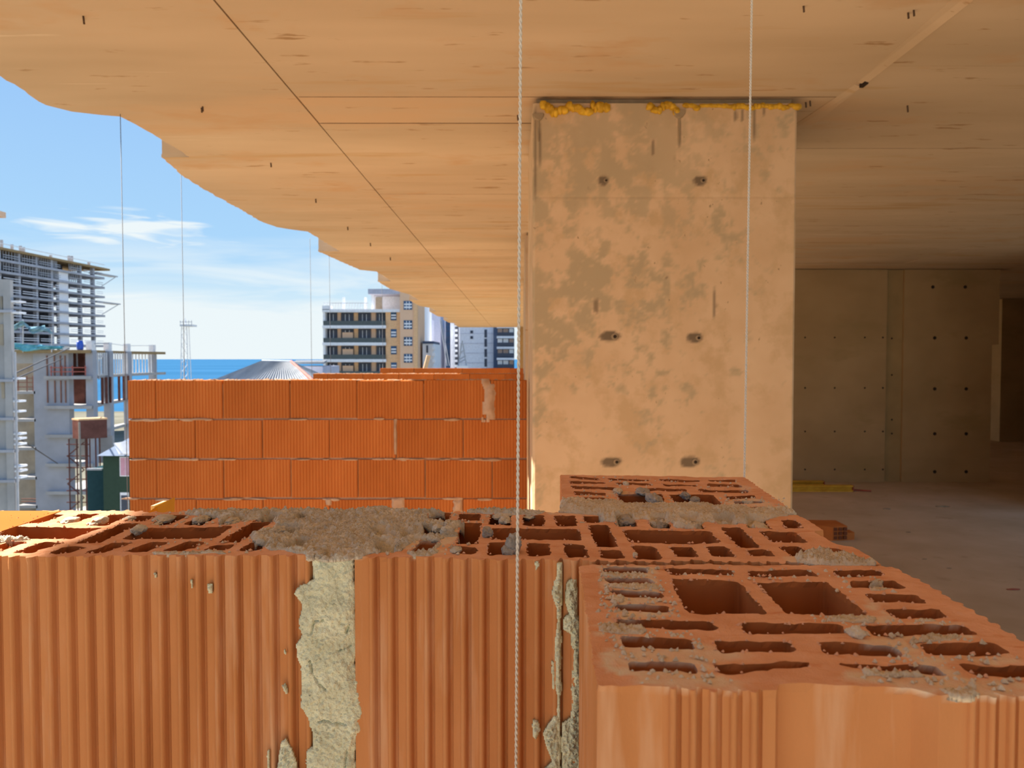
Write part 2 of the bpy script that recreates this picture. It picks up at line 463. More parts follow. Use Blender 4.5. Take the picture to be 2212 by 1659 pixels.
# grey cement skin: dense at the upper left, thinning downwards and to the right (a stain with ragged edges)
n1 = fbm(P2 * [13, 13], 5, 3, 0.72); n2 = fbm(P2 * [2.2, 1.6], 3, 5)
sk = n1 * 1.25 + n2 * 0.55 + 0.5 * np.clip((hgt - 2.15) / 1.0, -0.9, 1) - 0.55 * np.clip(u - 0.35, 0, 1) + 0.02
sk += 0.42 * np.exp(-((u - 0.275) / 0.022) ** 2) * np.clip((hgt - 1.6), 0, 1) + 0.36 * np.exp(-((u - 0.51) / 0.02) ** 2) * np.clip((hgt - 0.9), 0, 1)
sk += 0.5 * np.exp(-((u - 0.49) / 0.14) ** 2) * np.clip((hgt - 2.45) / 0.3, 0, 1) + 0.35 * np.exp(-((u - 0.02) / 0.03) ** 2)
skin = np.clip((sk - 0.12) / 0.35, 0, 1) * (0.55 + 0.45 * np.clip(0.5 + n2 * 1.5, 0, 1))
# the round tie holes with smeared grey patches
holes_px = [(1308, 390, 0.010, 1), (1518, 390, 0.012, 1.4), (1327, 727, 0.016, 2.0), (1508, 730, 0.013, 1.5), (1331, 998, 0.014, 2.0), (1501, 998, 0.015, 2.0)]
smear = np.zeros(len(P2))
for hx, hy, r, s in holes_px:
    c = at(hx, hy, CY)
    d = np.hypot((P2[:, 0] - c[0] + 0.012 * s) / (0.022 * s), (P2[:, 1] - c[2]) / 0.022) + 0.5 * n1
    smear = np.maximum(smear, np.clip((1.25 - d) / 0.35, 0, 1))
for (px, py, w, hh) in ((1543, 655, 4, 30), (1288, 660, 5, 16), (1440, 600, 3, 4), (1467, 290, 2.5, 28), (1455, 350, 2, 30), (1410, 320, 2, 16), (1168, 310, 3, 45), (1156, 330, 2, 90), (1590, 250, 3, 14), (1604, 250, 3, 12), (1630, 262, 3, 40), (1650, 240, 3, 8)):
    c = at(px, py, CY); kx = CY / F
    d = np.hypot((P2[:, 0] - c[0]) / (w * kx), (P2[:, 1] - c[2]) / (hh * kx)) + 0.4 * n1
    smear = np.maximum(smear, 0.8 * np.clip((1.2 - d) / 0.4, 0, 1))
V = np.stack([P2[:, 0], CY + dy, P2[:, 1]], 1)
Fc = [(j * (nx + 1) + i, j * (nx + 1) + i + 1, (j + 1) * (nx + 1) + i + 1, (j + 1) * (nx + 1) + i) for j in range(nzz) for i in range(nx)]
nv = len(V); CYB = 4.85
V = np.vstack([V, [[cx0, CY + 0.012, 0], [cx1, CY + 0.012, 0], [cx1, CYB, 0], [cx0, CYB, 0], [cx0, CY + 0.012, ctop], [cx1, CY + 0.012, ctop], [cx1, CYB, ctop], [cx0, CYB, ctop]]])
Fc += [(nv, nv + 3, nv + 7, nv + 4), (nv + 1, nv + 5, nv + 6, nv + 2), (nv + 2, nv + 6, nv + 7, nv + 3), (nv + 4, nv + 7, nv + 6, nv + 5)]
M['pier'] = mat('concrete_pier', (0.67, 0.455, 0.26), 0.9, 0.06, 3.2, (1, 1, 1), 0.0, 60, hue2=(0.72, 0.51, 0.31),
                spots=[(5.5, 0.50, 0.64, (0.585, 0.40, 0.22), (1, 1, 1)), (26, 0.69, 0.73, (0.33, 0.22, 0.12), (1, 1, 0.7))], attr=('skin', (0.47, 0.36, 0.215)))
nt = M['pier'].node_tree   # second attribute: dark smears
_b = nt.nodes['matt']; _src = _b.inputs['Color'].links[0].from_socket
_a = nt.nodes.new('ShaderNodeAttribute'); _a.attribute_name = 'smear'
_m = nt.nodes.new('ShaderNodeMix'); _m.data_type = 'RGBA'; _m.inputs['B'].default_value = (0.20, 0.145, 0.09, 1)
nt.links.new(_a.outputs['Fac'], _m.inputs['Factor']); nt.links.new(_src, _m.inputs['A']); nt.links.new(_m.outputs['Result'], _b.inputs['Color'])
pier = mesh_obj('shaft', V, Fc, M['pier'], col)
for nm, arr in (('skin', skin), ('smear', smear)):
    at_ = pier.data.attributes.new(nm, 'FLOAT', 'POINT')
    at_.data.foreach_set('value', np.concatenate([arr, np.zeros(8)]).astype(np.float32))
# recessed filler between pier and slab
MB().box(cx0 + 0.02, cx1 - 0.02, CY + 0.03, CYB - 0.03, ctop, CEIL_Z).build('packing', M['stain'], col)
for hx, hy, r, s in holes_px:
    c = at(hx, hy, CY)
    MB().tube([(c[0], CY - 0.003, c[2]), (c[0], CY + 0.02, c[2])], [r * 1.0, r * 0.8], 12).build('hole_rim', M['stain'], col)
    MB().tube([(c[0] + 0.003, CY - 0.0045, c[2]), (c[0] + 0.003, CY + 0.02, c[2])], r * 0.55, 10).build('tie_hole', M['dark'], col)
# half-round mortar plugs with a drip
for (px, py, w) in ((1467, 243, 15), (1163, 250, 13)):
    c = at(px, py, CY); r = w * CY / F
    m = MB()
    for k in range(7):
        t0 = k / 6
        pass
    pts = [(c[0] - r, c[2] + r * 0.35), (c[0] + r, c[2] + r * 0.35), (c[0] + r * 0.95, c[2] - r * 0.15), (c[0] + r * 0.55, c[2] - r * 0.7), (c[0] + 0.1 * r, c[2] - r * 0.95), (c[0] - 0.1 * r, c[2] - r * 0.95), (c[0] - r * 0.55, c[2] - r * 0.7), (c[0] - r * 0.95, c[2] - r * 0.15)]
    b = len(m.v)
    m.v += [(p[0], CY + 0.004, p[1]) for p in pts] + [(c[0] + (p[0] - c[0]) * 0.8, CY - 0.012, c[2] + (p[1] - c[2]) * 0.8) for p in pts]
    n = len(pts)
    m.f += [tuple(b + n + i for i in range(n))] + [(b + i, b + (i + 1) % n, b + n + (i + 1) % n, b + n + i) for i in range(n)]
    m.tube([(c[0], CY - 0.003, c[2] - r * 0.8), (c[0] + 0.001, CY - 0.002, c[2] - r * 4.2)], [0.006, 0.003], 6)
    m.build('mortar_plug', M['stain'], col)
# yellow expanding foam squeezed out of the gap
def blob(n_sub=3):
    bm = bmesh.new(); bmesh.ops.create_icosphere(bm, subdivisions=n_sub, radius=1.0)
    v = np.array([x.co[:] for x in bm.verts]); f = [tuple(q.index for q in p.verts) for p in bm.faces]
    bm.free(); return v, f
IV, IF = blob(3)
IV4, IF4 = blob(4)
for (pa, pb, th, sag) in ((1168, 1308, 1.45, 1.3), (1398, 1462, 1.15, 1.1), (1476, 1500, 0.7, 0.5), (1512, 1560, 0.55, 0.2), (1560, 1720, 0.8, 0.5)):
    vs = []; fs = []
    x = pa
    while x < pb:
        w = random.uniform(7, 15)
        c = at(x + w / 2, 228 + random.uniform(-1, 5) * sag + (random.random() < 0.35) * 7 * sag, CY)
        k = CY / F
        sc = np.array([w * 0.75 * k, 0.016 * th, random.uniform(6, 9) * k * th])
        nv_ = IV * (1 + 0.25 * vnoise(IV * 1.7 + x, 3))[:, None] * sc + np.array([c[0], CY - 0.001, c[2]])
        nv_[:, 2] = np.minimum(nv_[:, 2], CEIL_Z - 0.012)
        b = sum(len(q) for q in vs)
        vs.append(nv_); fs += [tuple(b + i for i in f) for f in IF]
        x += w * 0.85
    mesh_obj('foam_bead', np.vstack(vs), fs, M['foam'], col, True)

# two farther piers of the same row, behind the first
for (Y, X0) in ((7.75, 0.135), (11.8, 0.185)):
    c = empty('wall_pier', (X0 + 0.6, Y, 0), kind='structure', label='farther concrete pier hidden behind the front one, its left edge just showing' if Y < 9 else 'farthest concrete pier of the row at the third brick partition')
    MB().box(X0, X0 + 1.28, Y, Y + 1.1, 0, ctop).build('shaft', M['ceiling'], c)
    MB().box(X0 + 0.02, X0 + 1.2, Y + 0.03, Y + 1.0, ctop, CEIL_Z).build('packing', M['stain'], c)

# back wall of the storey, right: two cast panels, a recessed strip between them
BY = 1.257 * F / 192
bw = empty('wall_back', (5.5, BY, 0), kind='structure', label='concrete back wall at right with rows of tie holes')
bx = lambda px: xat(px, BY)
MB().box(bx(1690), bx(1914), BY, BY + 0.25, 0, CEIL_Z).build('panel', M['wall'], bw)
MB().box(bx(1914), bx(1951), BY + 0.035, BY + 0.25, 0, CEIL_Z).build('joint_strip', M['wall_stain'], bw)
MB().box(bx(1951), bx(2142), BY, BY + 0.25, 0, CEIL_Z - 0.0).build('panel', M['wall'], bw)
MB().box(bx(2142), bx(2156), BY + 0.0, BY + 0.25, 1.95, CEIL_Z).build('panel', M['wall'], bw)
for (xs_, ys_) in (((1739, 1803, 1868, 1907), (729, 838, 932, 1014)), ((1929,), (731, 810, 907, 937)), ((2019, 2087), (730, 840, 937, 1019)), ((2015, 2085), (620,))):
    for px in xs_:
        for py in ys_:
            c = at(px, py, BY)
            w = 0.022 if px < 1950 else 0.042
            yy = 0.035 if px == 1929 else 0
            MB().tube([(c[0], BY + yy - 0.004, c[2]), (c[0], BY + yy + 0.03, c[2])], w * 0.6, 8).build('tie_hole', M['dark'], bw)
# farther wall seen past its right end, and the walls that close the depth
FY = 16.3
xf = xat(2162, FY)
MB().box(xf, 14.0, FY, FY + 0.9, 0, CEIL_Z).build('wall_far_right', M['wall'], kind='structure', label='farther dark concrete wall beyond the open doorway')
MB().box(XO, 13.8, YO, YO + 0.2, 0, CEIL_Z).build('wall_side_added', M['wall'], kind='structure', label='unseen side wall added to keep the depth at right dark')  # out of view, added to block light from the depth
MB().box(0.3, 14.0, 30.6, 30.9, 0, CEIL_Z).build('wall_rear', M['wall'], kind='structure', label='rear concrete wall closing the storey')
MB().box(13.8, 14.0, YO, 30.6, 0, CEIL_Z).build('wall_right_added', M['wall'], kind='structure', label='unseen concrete wall kept on the right so the corner stays dark')  # out of view, keeps light off the far right corner

# ================================================================== BRICK PARTITIONS (middle distance)
BL, BH, BT = 0.3835, 0.2205, 0.165
def ribbed_brick(length, name):
    pts = []
    n = max(3, int(round(length / 0.0185))); p = length / n
    front = []
    for i in range(n):
        x = i * p
        front += [(x, 0.0), (x + p * 0.62, 0.0), (x + p * 0.70, 0.0035), (x + p * 0.92, 0.0035)]
    front.append((length, 0.0))
    poly = front + [(length, BT), (0, BT)]
    m = MB().prism(poly, 0, BH)
    me = bpy.data.meshes.new(name)
    me.from_pydata(m.v, [], m.f)
    me.materials.append(M['clay_far'])
    bm = bmesh.new(); bm.from_mesh(me); bmesh.ops.recalc_face_normals(bm, faces=bm.faces); bm.to_mesh(me); bm.free()
    return me
_brick_cache = {}
def brick(parent, x, y, z, length, tilt=0.0):
    k = round(length, 3)
    if k not in _brick_cache: _brick_cache[k] = ribbed_brick(k, 'brick')
    o = bpy.data.objects.new('brick', _brick_cache[k])
    C.objects.link(o); o.parent = parent
    o.location = Vector((x, y + random.uniform(-0.0025, 0.0025), z)) - offset(parent)
    o.rotation_euler = (0, tilt, random.uniform(-0.002, 0.002))
    return o
def smear_patch(parent, name, xa, xb, za, zb, y, m, seed):
    """thin irregular mortar patch on a wall face"""
    nx_, nz_ = 16, 18
    xs = np.linspace(xa, xb, nx_); zs = np.linspace(za, zb, nz_)
    X, Z = np.meshgrid(xs, zs)
    p = np.stack([X.ravel(), Z.ravel()], 1)
    d = np.minimum(np.minimum(p[:, 0] - xa, xb - p[:, 0]) / (xb - xa), np.minimum(p[:, 1] - za, zb - p[:, 1]) / (zb - za) * 1.3)
    h = d * 0.06 + 0.022 * fbm(p * 26, 4, seed) - 0.006
    v = np.stack([p[:, 0], y - np.clip(h, -0.002, 0.012), p[:, 1]], 1)
    f = []
    for j in range(nz_ - 1):
        for i in range(nx_ - 1):
            q = (j * nx_ + i, j * nx_ + i + 1, (j + 1) * nx_ + i + 1, (j + 1) * nx_ + i)
            if max(h[list(q)]) > 0: f.append(q)
    b = len(v)
    v2 = v.copy(); v2[:, 1] = y + 0.004
    o = mesh_obj(name, np.vstack([v, v2]), f + [tuple(b + i for i in q[::-1]) for q in f], m, parent, True)
    return o
WALLZ = 7 * 0.2317
def partition(name, label, Y, xl, xr, ztop, detail):
    w = empty(name, ((xl + xr) / 2, Y, 0), kind='structure', label=label)
    pitch = 0.3895; cp = ztop / 7
    MB().box(xl + 0.012, xr - 0.005, Y + 0.012, Y + BT - 0.012, 0, ztop - 0.02).build('mortar_core', M['mortar_far'], w)
    for r in range(7):
        z = ztop - (r + 1) * cp + (cp - BH)
        x = xl
        first = 0.158 if r % 2 == 0 else BL
        brick(w, x, Y, z, first); x += first + (0.0045 if r % 2 == 0 else pitch - BL)
        if r % 2 == 0 : x = xl + 0.1615
        while x < xr - 0.03:
            ln = min(BL, xr - x)
            ln = round(ln - (0.0 if ln == BL else 0.002), 3)
            brick(w, x, Y, z + random.uniform(-0.0025, 0.0025), ln, random.uniform(-0.003, 0.003))
            x += pitch + random.uniform(-0.002, 0.003)
    return w
W1Y = 4.49
w1 = partition('wall_middle', 'nearest free-standing orange ribbed brick partition, about chest high, abutting the stained pier', W1Y, xat(276, W1Y), cx0 - 0.012, zat(822, W1Y), True)
# squeezed mortar in the joints, patches of mortar on the face
for (px0, px1, py0, py1) in ((1040, 1072, 818, 912), (846, 874, 1075, 1108), (978, 1000, 1079, 1108), (851, 858, 905, 992), (703, 718, 1076, 1092)):
    a = at(px0, py0, W1Y); b = at(px1, py1, W1Y)
    smear_patch(w1, 'mortar_smear', a[0], b[0], b[2], a[2], W1Y - 0.001, M['mortar_far'], px0)
for i in range(46):
    py = random.choice((906.5, 993, 1078.5)) + random.uniform(-1.5, 1.5); px = random.uniform(280, 1120)
    c = at(px, py, W1Y - 0.002)
    s = np.array([random.uniform(0.02, 0.06), 0.009, random.uniform(0.004, 0.009)])
    mesh_obj('joint_mortar', IV[:] * (1 + 0.3 * vnoise(IV * 1.9 + i, 8))[:, None] * s + np.array(c) + [0, 0.004, 0], IF, M['mortar_far'], w1, True)
W2Y, W3Y = 8.46, 12.5
w2 = partition('wall_second', 'second brick partition, only its top course showing over the nearest one', W2Y, xat(676, W2Y), 0.13, zat(807.5, W2Y), False)
w3 = partition('wall_third', 'third and farthest brick partition, a thin strip below the towers', W3Y, xat(821, W3Y), 0.18, zat(795.5, W3Y), False)
# ragged rims of broken clay and mortar crumbs along the sunlit tops
for (w, Y, xl, xr, zt) in ((w1, W1Y, xat(276, W1Y), 0.06, zat(822, W1Y)), (w2, W2Y, xat(676, W2Y), 0.1, zat(807.5, W2Y))):
    vs = []; fs = []; b = 0
    for i in range(260):
        s = np.array([random.uniform(0.006, 0.02), random.uniform(0.006, 0.02), random.uniform(0.003, 0.008)])
        c = np.array([random.uniform(xl + 0.02, xr - 0.02), Y + random.uniform(0.01, BT - 0.02), zt + 0.001])
        q = np.array([[-1, -1, 0], [1, -1, 0], [1, 1, 0], [-1, 1, 0], [0.2, 0.1, 1]]) * s * rng.uniform(0.6, 1.3, (5, 1)) + c
        vs.append(q); fs += [(b, b + 1, b + 4), (b + 1, b + 2, b + 4), (b + 2, b + 3, b + 4), (b + 3, b, b + 4), (b + 3, b + 2, b + 1, b)]; b += 5
    mesh_obj('mortar_crumbs', np.vstack(vs), fs, M['mortar_far'], w, kind='stuff')

# ================================================================== FOREGROUND WALL OF HOLLOW BLOCKS
def inpoly(p, poly):
    p = np.asarray(p); poly = np.asarray(poly)
    x, y = p[:, 0], p[:, 1]
    r = np.zeros(len(p), bool)
    n = len(poly); j = n - 1
    for i in range(n):
        xi, yi = poly[i]; xj, yj = poly[j]
        c = ((yi > y) != (yj > y))
        with np.errstate(divide='ignore', invalid='ignore'):
            r ^= c & (x < (xj - xi) * (y - yi) / (yj - yi + 1e-30) + xi)
        j = i
    return r
def sdist(p, poly):
    """signed distance, positive inside"""
    p = np.asarray(p, float); poly = np.asarray(poly, float)
    d = np.full(len(p), 1e9)
    for i in range(len(poly)):
        a = poly[i]; b = poly[(i + 1) % len(poly)]
        ab = b - a
        t = np.clip(((p - a) @ ab) / (ab @ ab + 1e-18), 0, 1)
        d = np.minimum(d, np.hypot(*(p - a - t[:, None] * ab).T))
    return np.where(inpoly(p, poly), d, -d)
def resample(poly, step, closed=True):
    out = []
    n = len(poly)
    for i in range(n if closed else n - 1):
        a = np.array(poly[i], float); b = np.array(poly[(i + 1) % n], float)
        k = max(1, int(np.hypot(*(b - a)) / step))
        for q in range(k): out.append(tuple(a + (b - a) * q / k))
    if not closed: out.append(tuple(poly[-1]))
    return out
def rounded(poly, r):
    out = []
    n = len(poly)
    P = [np.array(p, float) for p in poly]
    for i in range(n):
        p = P[i]; a = P[i - 1]; b = P[(i + 1) % n]
        da = np.hypot(*(a - p)); db = np.hypot(*(b - p))
        ra = min(r, da * 0.38); rb = min(r, db * 0.38)
        s = p + (a - p) / da * ra; e = p + (b - p) / db * rb
        for t in (0, 0.33, 0.67, 1): out.append(tuple((1 - t) ** 2 * s + 2 * t * (1 - t) * p + t * t * e))
    return out
def ribs(a, b, period, w, h, phase=0.0, side=1, jit=0.0, groove=False):
    """polyline from a to b with rounded ridges on the given side (left of travel = +1)"""
    a = np.array(a, float); b = np.array(b, float)
    L_ = np.hypot(*(b - a)); d = (b - a) / L_; nrm = np.array([-d[1], d[0]]) * side
    out = [tuple(a)]
    s = phase
    while s + w < L_ - 0.001:
        if s > 0.001:
            hh = h * (1 + random.uniform(-jit, jit)); ww = w
            for t in np.linspace(0, 1, 8):
                o = math.sin(math.pi * t) ** 0.6 * hh if 0 < t < 1 else 0
                out.append(tuple(a + d * (s + ww * t) + nrm * o))
            if groove:
                for t, o in ((0.12, -0.55), (0.3, -0.75), (0.48, -0.5), (0.6, 0.0)):
                    out.append(tuple(a + d * (s + ww * (1 + t)) + nrm * o * hh))
        s += period * (1 + random.uniform(-jit, jit) * 0.15)
    out.append(tuple(b))
    return out
def px_poly(pts, z=TOP): return [on_z(x, y, z) for x, y in pts]

wall = empty('wall_front', (0, 0.66, 0), kind='structure', label='unfinished wall of hollow orange clay blocks right in front of the viewer')
ALL_HOLES = []
def surf(p):
    return 0.0007 * fbm(p * 180, 3, 21) + 0.0012 * fbm(p * 30, 2, 23)
def hollow_block(label, outline, holes, height, mort=None, jag=0.0011, seed=0, z=TOP):
    outline = resample(outline, 0.004)
    hs = [resample(rounded(h, 0.0035), 0.0026) for h in holes]
    ALL_HOLES.extend(np.array(h) for h in hs)
    def jitter(ring, amt):
        r = np.array(ring)
        return r + np.stack([fbm(r * 260, 3, seed + 1), fbm(r * 260 + 31, 3, seed + 2)], 1) * amt * 1.9
    rings_top = [jitter(outline, 0.0006)] + [jitter(h, jag) for h in hs]
    pts = []; edges = []
    for r in rings_top:
        b = len(pts); n = len(r)
        pts += [tuple(q) for q in r]
        edges += [(b + i, b + (i + 1) % n) for i in range(n)]
    o = np.array(outline); lo = o.min(0); hi = o.max(0)
    gx, gy = np.meshgrid(np.arange(lo[0], hi[0], 0.0042), np.arange(lo[1], hi[1], 0.0042))
    g = np.stack([gx.ravel(), gy.ravel()], 1) + rng.uniform(-0.0012, 0.0012, (gx.size, 2))
    keep = sdist(g, outline) > 0.0015
    for h in hs:
        hl = np.array(h).min(0) - 0.002; hh = np.array(h).max(0) + 0.002
        near = keep & (g[:, 0] > hl[0]) & (g[:, 0] < hh[0]) & (g[:, 1] > hl[1]) & (g[:, 1] < hh[1])
        if near.any():
            idx = np.where(near)[0]
            keep[idx[sdist(g[idx], h) > -0.0016]] = False
    pts += [tuple(q) for q in g[keep]]
    rv, re, rf, *_ = delaunay_2d_cdt([Vector(p) for p in pts], edges, [], 0, 1e-7)
    cv = np.array([(v.x, v.y) for v in rv]); tri = np.array([tuple(f) for f in rf if len(f) == 3])
    cen = cv[tri].mean(1)
    ok = inpoly(cen, rings_top[0])
    for h in rings_top[1:]:
        ok &= ~inpoly(cen, h)
    tri = tri[ok]
    zc = z + surf(cv)
    verts = [np.column_stack([cv, zc])]
    faces = [tuple(t) for t in tri]
    ncap = len(faces)
    nb = len(cv)
    for k, (rt, base) in enumerate(zip(rings_top, [outline] + hs)):
        base = np.array(base); n = len(base)
        lv = [np.column_stack([rt, z + surf(rt)]), np.column_stack([base, np.full(n, z - 0.0035)]), np.column_stack([base, np.full(n, z - height)])]
        if k > 0:
            lv[2][:, :2] = base.mean(0) + (base - base.mean(0)) * 0.96
        verts += lv
        for a in range(2):
            for i in range(n):
                j = (i + 1) % n
                q = (nb + a * n + i, nb + a * n + j, nb + (a + 1) * n + j, nb + (a + 1) * n + i)
                faces.append(q[::-1])
        nb += 3 * n
    verts = np.vstack(verts)
    off = offset(wall)
    me = bpy.data.meshes.new('hollow_block')
    me.from_pydata((verts - np.array(off)).tolist(), [], [tuple(map(int, f)) for f in faces])
    me.materials.append(M['clay']); me.materials.append(M['clay_top']); me.materials.append(M['clay_cell_shade'])
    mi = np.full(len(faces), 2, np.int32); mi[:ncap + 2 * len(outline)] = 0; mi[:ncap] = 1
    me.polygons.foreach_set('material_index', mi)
    a = np.zeros(len(verts), np.float32)
    if mort:
        p = verts[:, :2]
        nn = fbm(p * 220, 4, 77)
        for poly, amt in mort:
            d = sdist(p, px_poly(poly)) + 0.004 * nn
            a = np.maximum(a, amt * np.clip(d / 0.003 + 0.3, 0, 1) * np.clip(0.75 + 0.6 * nn, 0, 1))
        a[verts[:, 2] < z - 0.0028] = 0
    t = me.attributes.new('mortar', 'FLOAT', 'POINT'); t.data.foreach_set('value', a.astype(np.float32))
    o = bpy.data.objects.new('hollow_block', me)
    C.objects.link(o); o.parent = wall
    if label: o['label'] = label
    bm = bmesh.new(); bm.from_mesh(me); bmesh.ops.recalc_face_normals(bm, faces=bm.faces); bm.to_mesh(me); bm.free()
    return o

# --- left block (A)
A_h = [[(-25, 1110), (15, 1111), (-5, 1120), (-50, 1120)], [(34.6, 1110.7), (75, 1110.7), (51, 1121.5), (9, 1121.5)], [(-10, 1127), (27, 1127), (8, 1135), (-30, 1136)],
       [(102, 1111.5), (140.6, 1111.5), (84.5, 1131.5), (47.6, 1131.5)], [(172, 1111.5), (216.7, 1111.5), (161, 1131.2), (123, 1131.2)], [(240, 1112.3), (286, 1113), (230.5, 1134.6), (184.4, 1134.6)],
       [(300, 1112.3), (346, 1112.3), (309, 1127), (264, 1127)], [(366, 1111.5), (407.6, 1113), (366, 1133), (323, 1133)], [(434, 1113), (477, 1114), (435, 1133.8), (396, 1133.8)],
       [(505, 1114), (550, 1115), (507, 1133), (468, 1133)], [(575, 1112), (618, 1112), (585, 1129), (545, 1129)], [(645, 1111), (684, 1110), (652, 1129), (616, 1130)],
       [(32, 1138.4), (220, 1140), (154, 1165), (-25, 1164)], [(261, 1133), (304, 1132), (212, 1173.8), (161, 1173.8)], [(317, 1140), (505, 1138), (463, 1163.8), (261, 1165)],
       [(546, 1130), (590.5, 1128.4), (518, 1170.7), (470.6, 1170.7)], [(600, 1137), (675, 1135), (640, 1157), (565, 1159)],
       [(20, 1168.4), (61.5, 1170.7), (3, 1190), (-28, 1190)], [(95, 1170.7), (140, 1173), (64.5, 1197), (29, 1195)], [(146, 1180), (190.6, 1180.7), (143, 1197), (101.4, 1197)],
       [(244.4, 1171.5), (290.5, 1171.5), (224.4, 1196), (180, 1195)], [(321, 1171.5), (367.6, 1170.7), (315, 1193.5), (264.4, 1194.3)], [(401.4, 1170), (448.3, 1170), (392, 1191), (347.6, 1191.5)],
       [(463, 1175.3), (513.6, 1174.5), (486, 1189), (436, 1189)], [(544.4, 1173), (592, 1171.5), (561, 1190), (512, 1190)], [(641.5, 1165), (672, 1167), (654, 1189), (610, 1188)]]
a_nl, a_nr, a_fr, a_fl = on_z(-130, 1204.5, TOP), on_z(688, 1198, TOP), on_z(748, 1104.5, TOP), on_z(-60, 1104.5, TOP)
RIB = dict(period=0.01345, w=0.0052, h=0.0034, jit=0.12, groove=True)
outA = ribs(a_nl, a_nr, phase=0.0095, side=-1, **RIB) + ribs(a_fr, a_fl, phase=0.006, side=-1, **RIB)
hollow_block('long hollow block at the left end, its far corner sunlit', outA, [px_poly(h) for h in A_h], 0.219, mort=[([(-60, 1150), (70, 1155), (75, 1165), (10, 1172), (-60, 1180)], 0.9), ([(380, 1105), (760, 1100), (700, 1210), (540, 1165), (600, 1130), (480, 1118)], 0.8), ([(330, 1193), (480, 1190), (500, 1196), (330, 1200)], 0.8)], seed=3)
# --- middle block (B)
B_h = [[(926, 1107), (977, 1108), (966, 1128), (923, 1123)], [(990, 1110), (1037.5, 1110), (1037.5, 1125), (990, 1124.6)], [(1059, 1111), (1105, 1112), (1103.6, 1134.6), (1056, 1133.8)],
       [(1129, 1113), (1176.6, 1113), (1176.6, 1136), (1129, 1135)], [(1196, 1114.6), (1243, 1114.6), (1248.4, 1137), (1203, 1136)], [(1258.4, 1115), (1300, 1115), (1306.8, 1130), (1263.8, 1129.7)],
       [(1325, 1117), (1368, 1117), (1378, 1137.6), (1332, 1137.6)], [(1395, 1117), (1440, 1119), (1450.5, 1140), (1406, 1139)], [(1465, 1120), (1510, 1121), (1522, 1142), (1476, 1141)],
       [(1535, 1121), (1583, 1121), (1595, 1133), (1545, 1133)], [(1604, 1122), (1650, 1123), (1667, 1142), (1617, 1142)], [(1687, 1123), (1719, 1124), (1737.6, 1139.3), (1695, 1140.7)],
       [(800, 1136), (966, 1135), (958, 1162), (782, 1163)], [(993.7, 1128.4), (1040.6, 1131), (1033, 1173.8), (985, 1173)], [(1063, 1140), (1252, 1143.8), (1258, 1169), (1061, 1165.3)],
       [(1269, 1135.3), (1313.7, 1135.3), (1336.8, 1180.7), (1287.6, 1180)], [(1344.5, 1144.6), (1535.7, 1147.7), (1558.6, 1174.5), (1361.4, 1171.5)], [(1555.6, 1139.3), (1599.4, 1139.3), (1645, 1183), (1595.4, 1183.5)],
       [(1640, 1147.3), (1714.7, 1147.7), (1746.6, 1173), (1669, 1172.6)],
       [(810, 1167), (872, 1167), (853, 1194), (802, 1194)], [(908.4, 1168), (953.8, 1169), (928, 1196), (888.5, 1191.4)], [(981.4, 1177.6), (1031.4, 1181.5), (1027.6, 1196), (973.8, 1194.5)],
       [(1056, 1171.5), (1104, 1172), (1104, 1197.6), (1053, 1197.6)], [(1138, 1173), (1188, 1176), (1190.5, 1202), (1139.8, 1200.7)], [(1216, 1176), (1263.8, 1177.6), (1273, 1204.5), (1222, 1204.5)],
       [(1293, 1186), (1343, 1187.6), (1351.4, 1205.3), (1300.7, 1205.3)], [(1365, 1178.4), (1413.6, 1179), (1432, 1207), (1378, 1207)], [(1445, 1179), (1495, 1180.7), (1510.5, 1206), (1461, 1205.3)],
       [(1522.8, 1180.5), (1567.5, 1180.5), (1593.4, 1204.4), (1537.7, 1204.4)], [(1610, 1187.5), (1655, 1187.5), (1679, 1204.4), (1621, 1202.4)], [(1682, 1180.5), (1726.7, 1180.5), (1757, 1204), (1709, 1204.4)],
       [(1765.5, 1180.5), (1822, 1187), (1859, 1209), (1805, 1209)]]
b_nl, b_nr = on_z(766, 1202.5, TOP), on_z(1904, 1217.5, TOP)
b_fr, b_fl = on_z(1722, 1112, TOP), on_z(806, 1104.5, TOP)
end = [b_nr] + px_poly([(1854, 1187), (1840, 1179), (1806, 1174), (1772, 1158), (1760, 1150), (1762, 1146), (1779, 1144)]) + [b_fr]
outB = ribs(b_nl, b_nr, phase=0.0105, side=-1, **RIB)[:-1] + end[:-1] + ribs(b_fr, b_fl, phase=0.006, side=-1, **RIB)
hollow_block('long hollow block in the middle with rows of square and oblong holes', outB, [px_poly(h) for h in B_h], 0.219, mort=[([(760, 1100), (960, 1106), (985, 1135), (1000, 1160), (960, 1180), (800, 1195), (760, 1210)], 0.85), ([(890, 1196), (960, 1180), (965, 1198), (890, 1204)], 0.8), ([(1690, 1205), (1760, 1190), (1860, 1205), (1850, 1222), (1700, 1215)], 0.7), ([(1180, 1107), (1700, 1107), (1680, 1120), (1180, 1112)], 0.6)], seed=13)
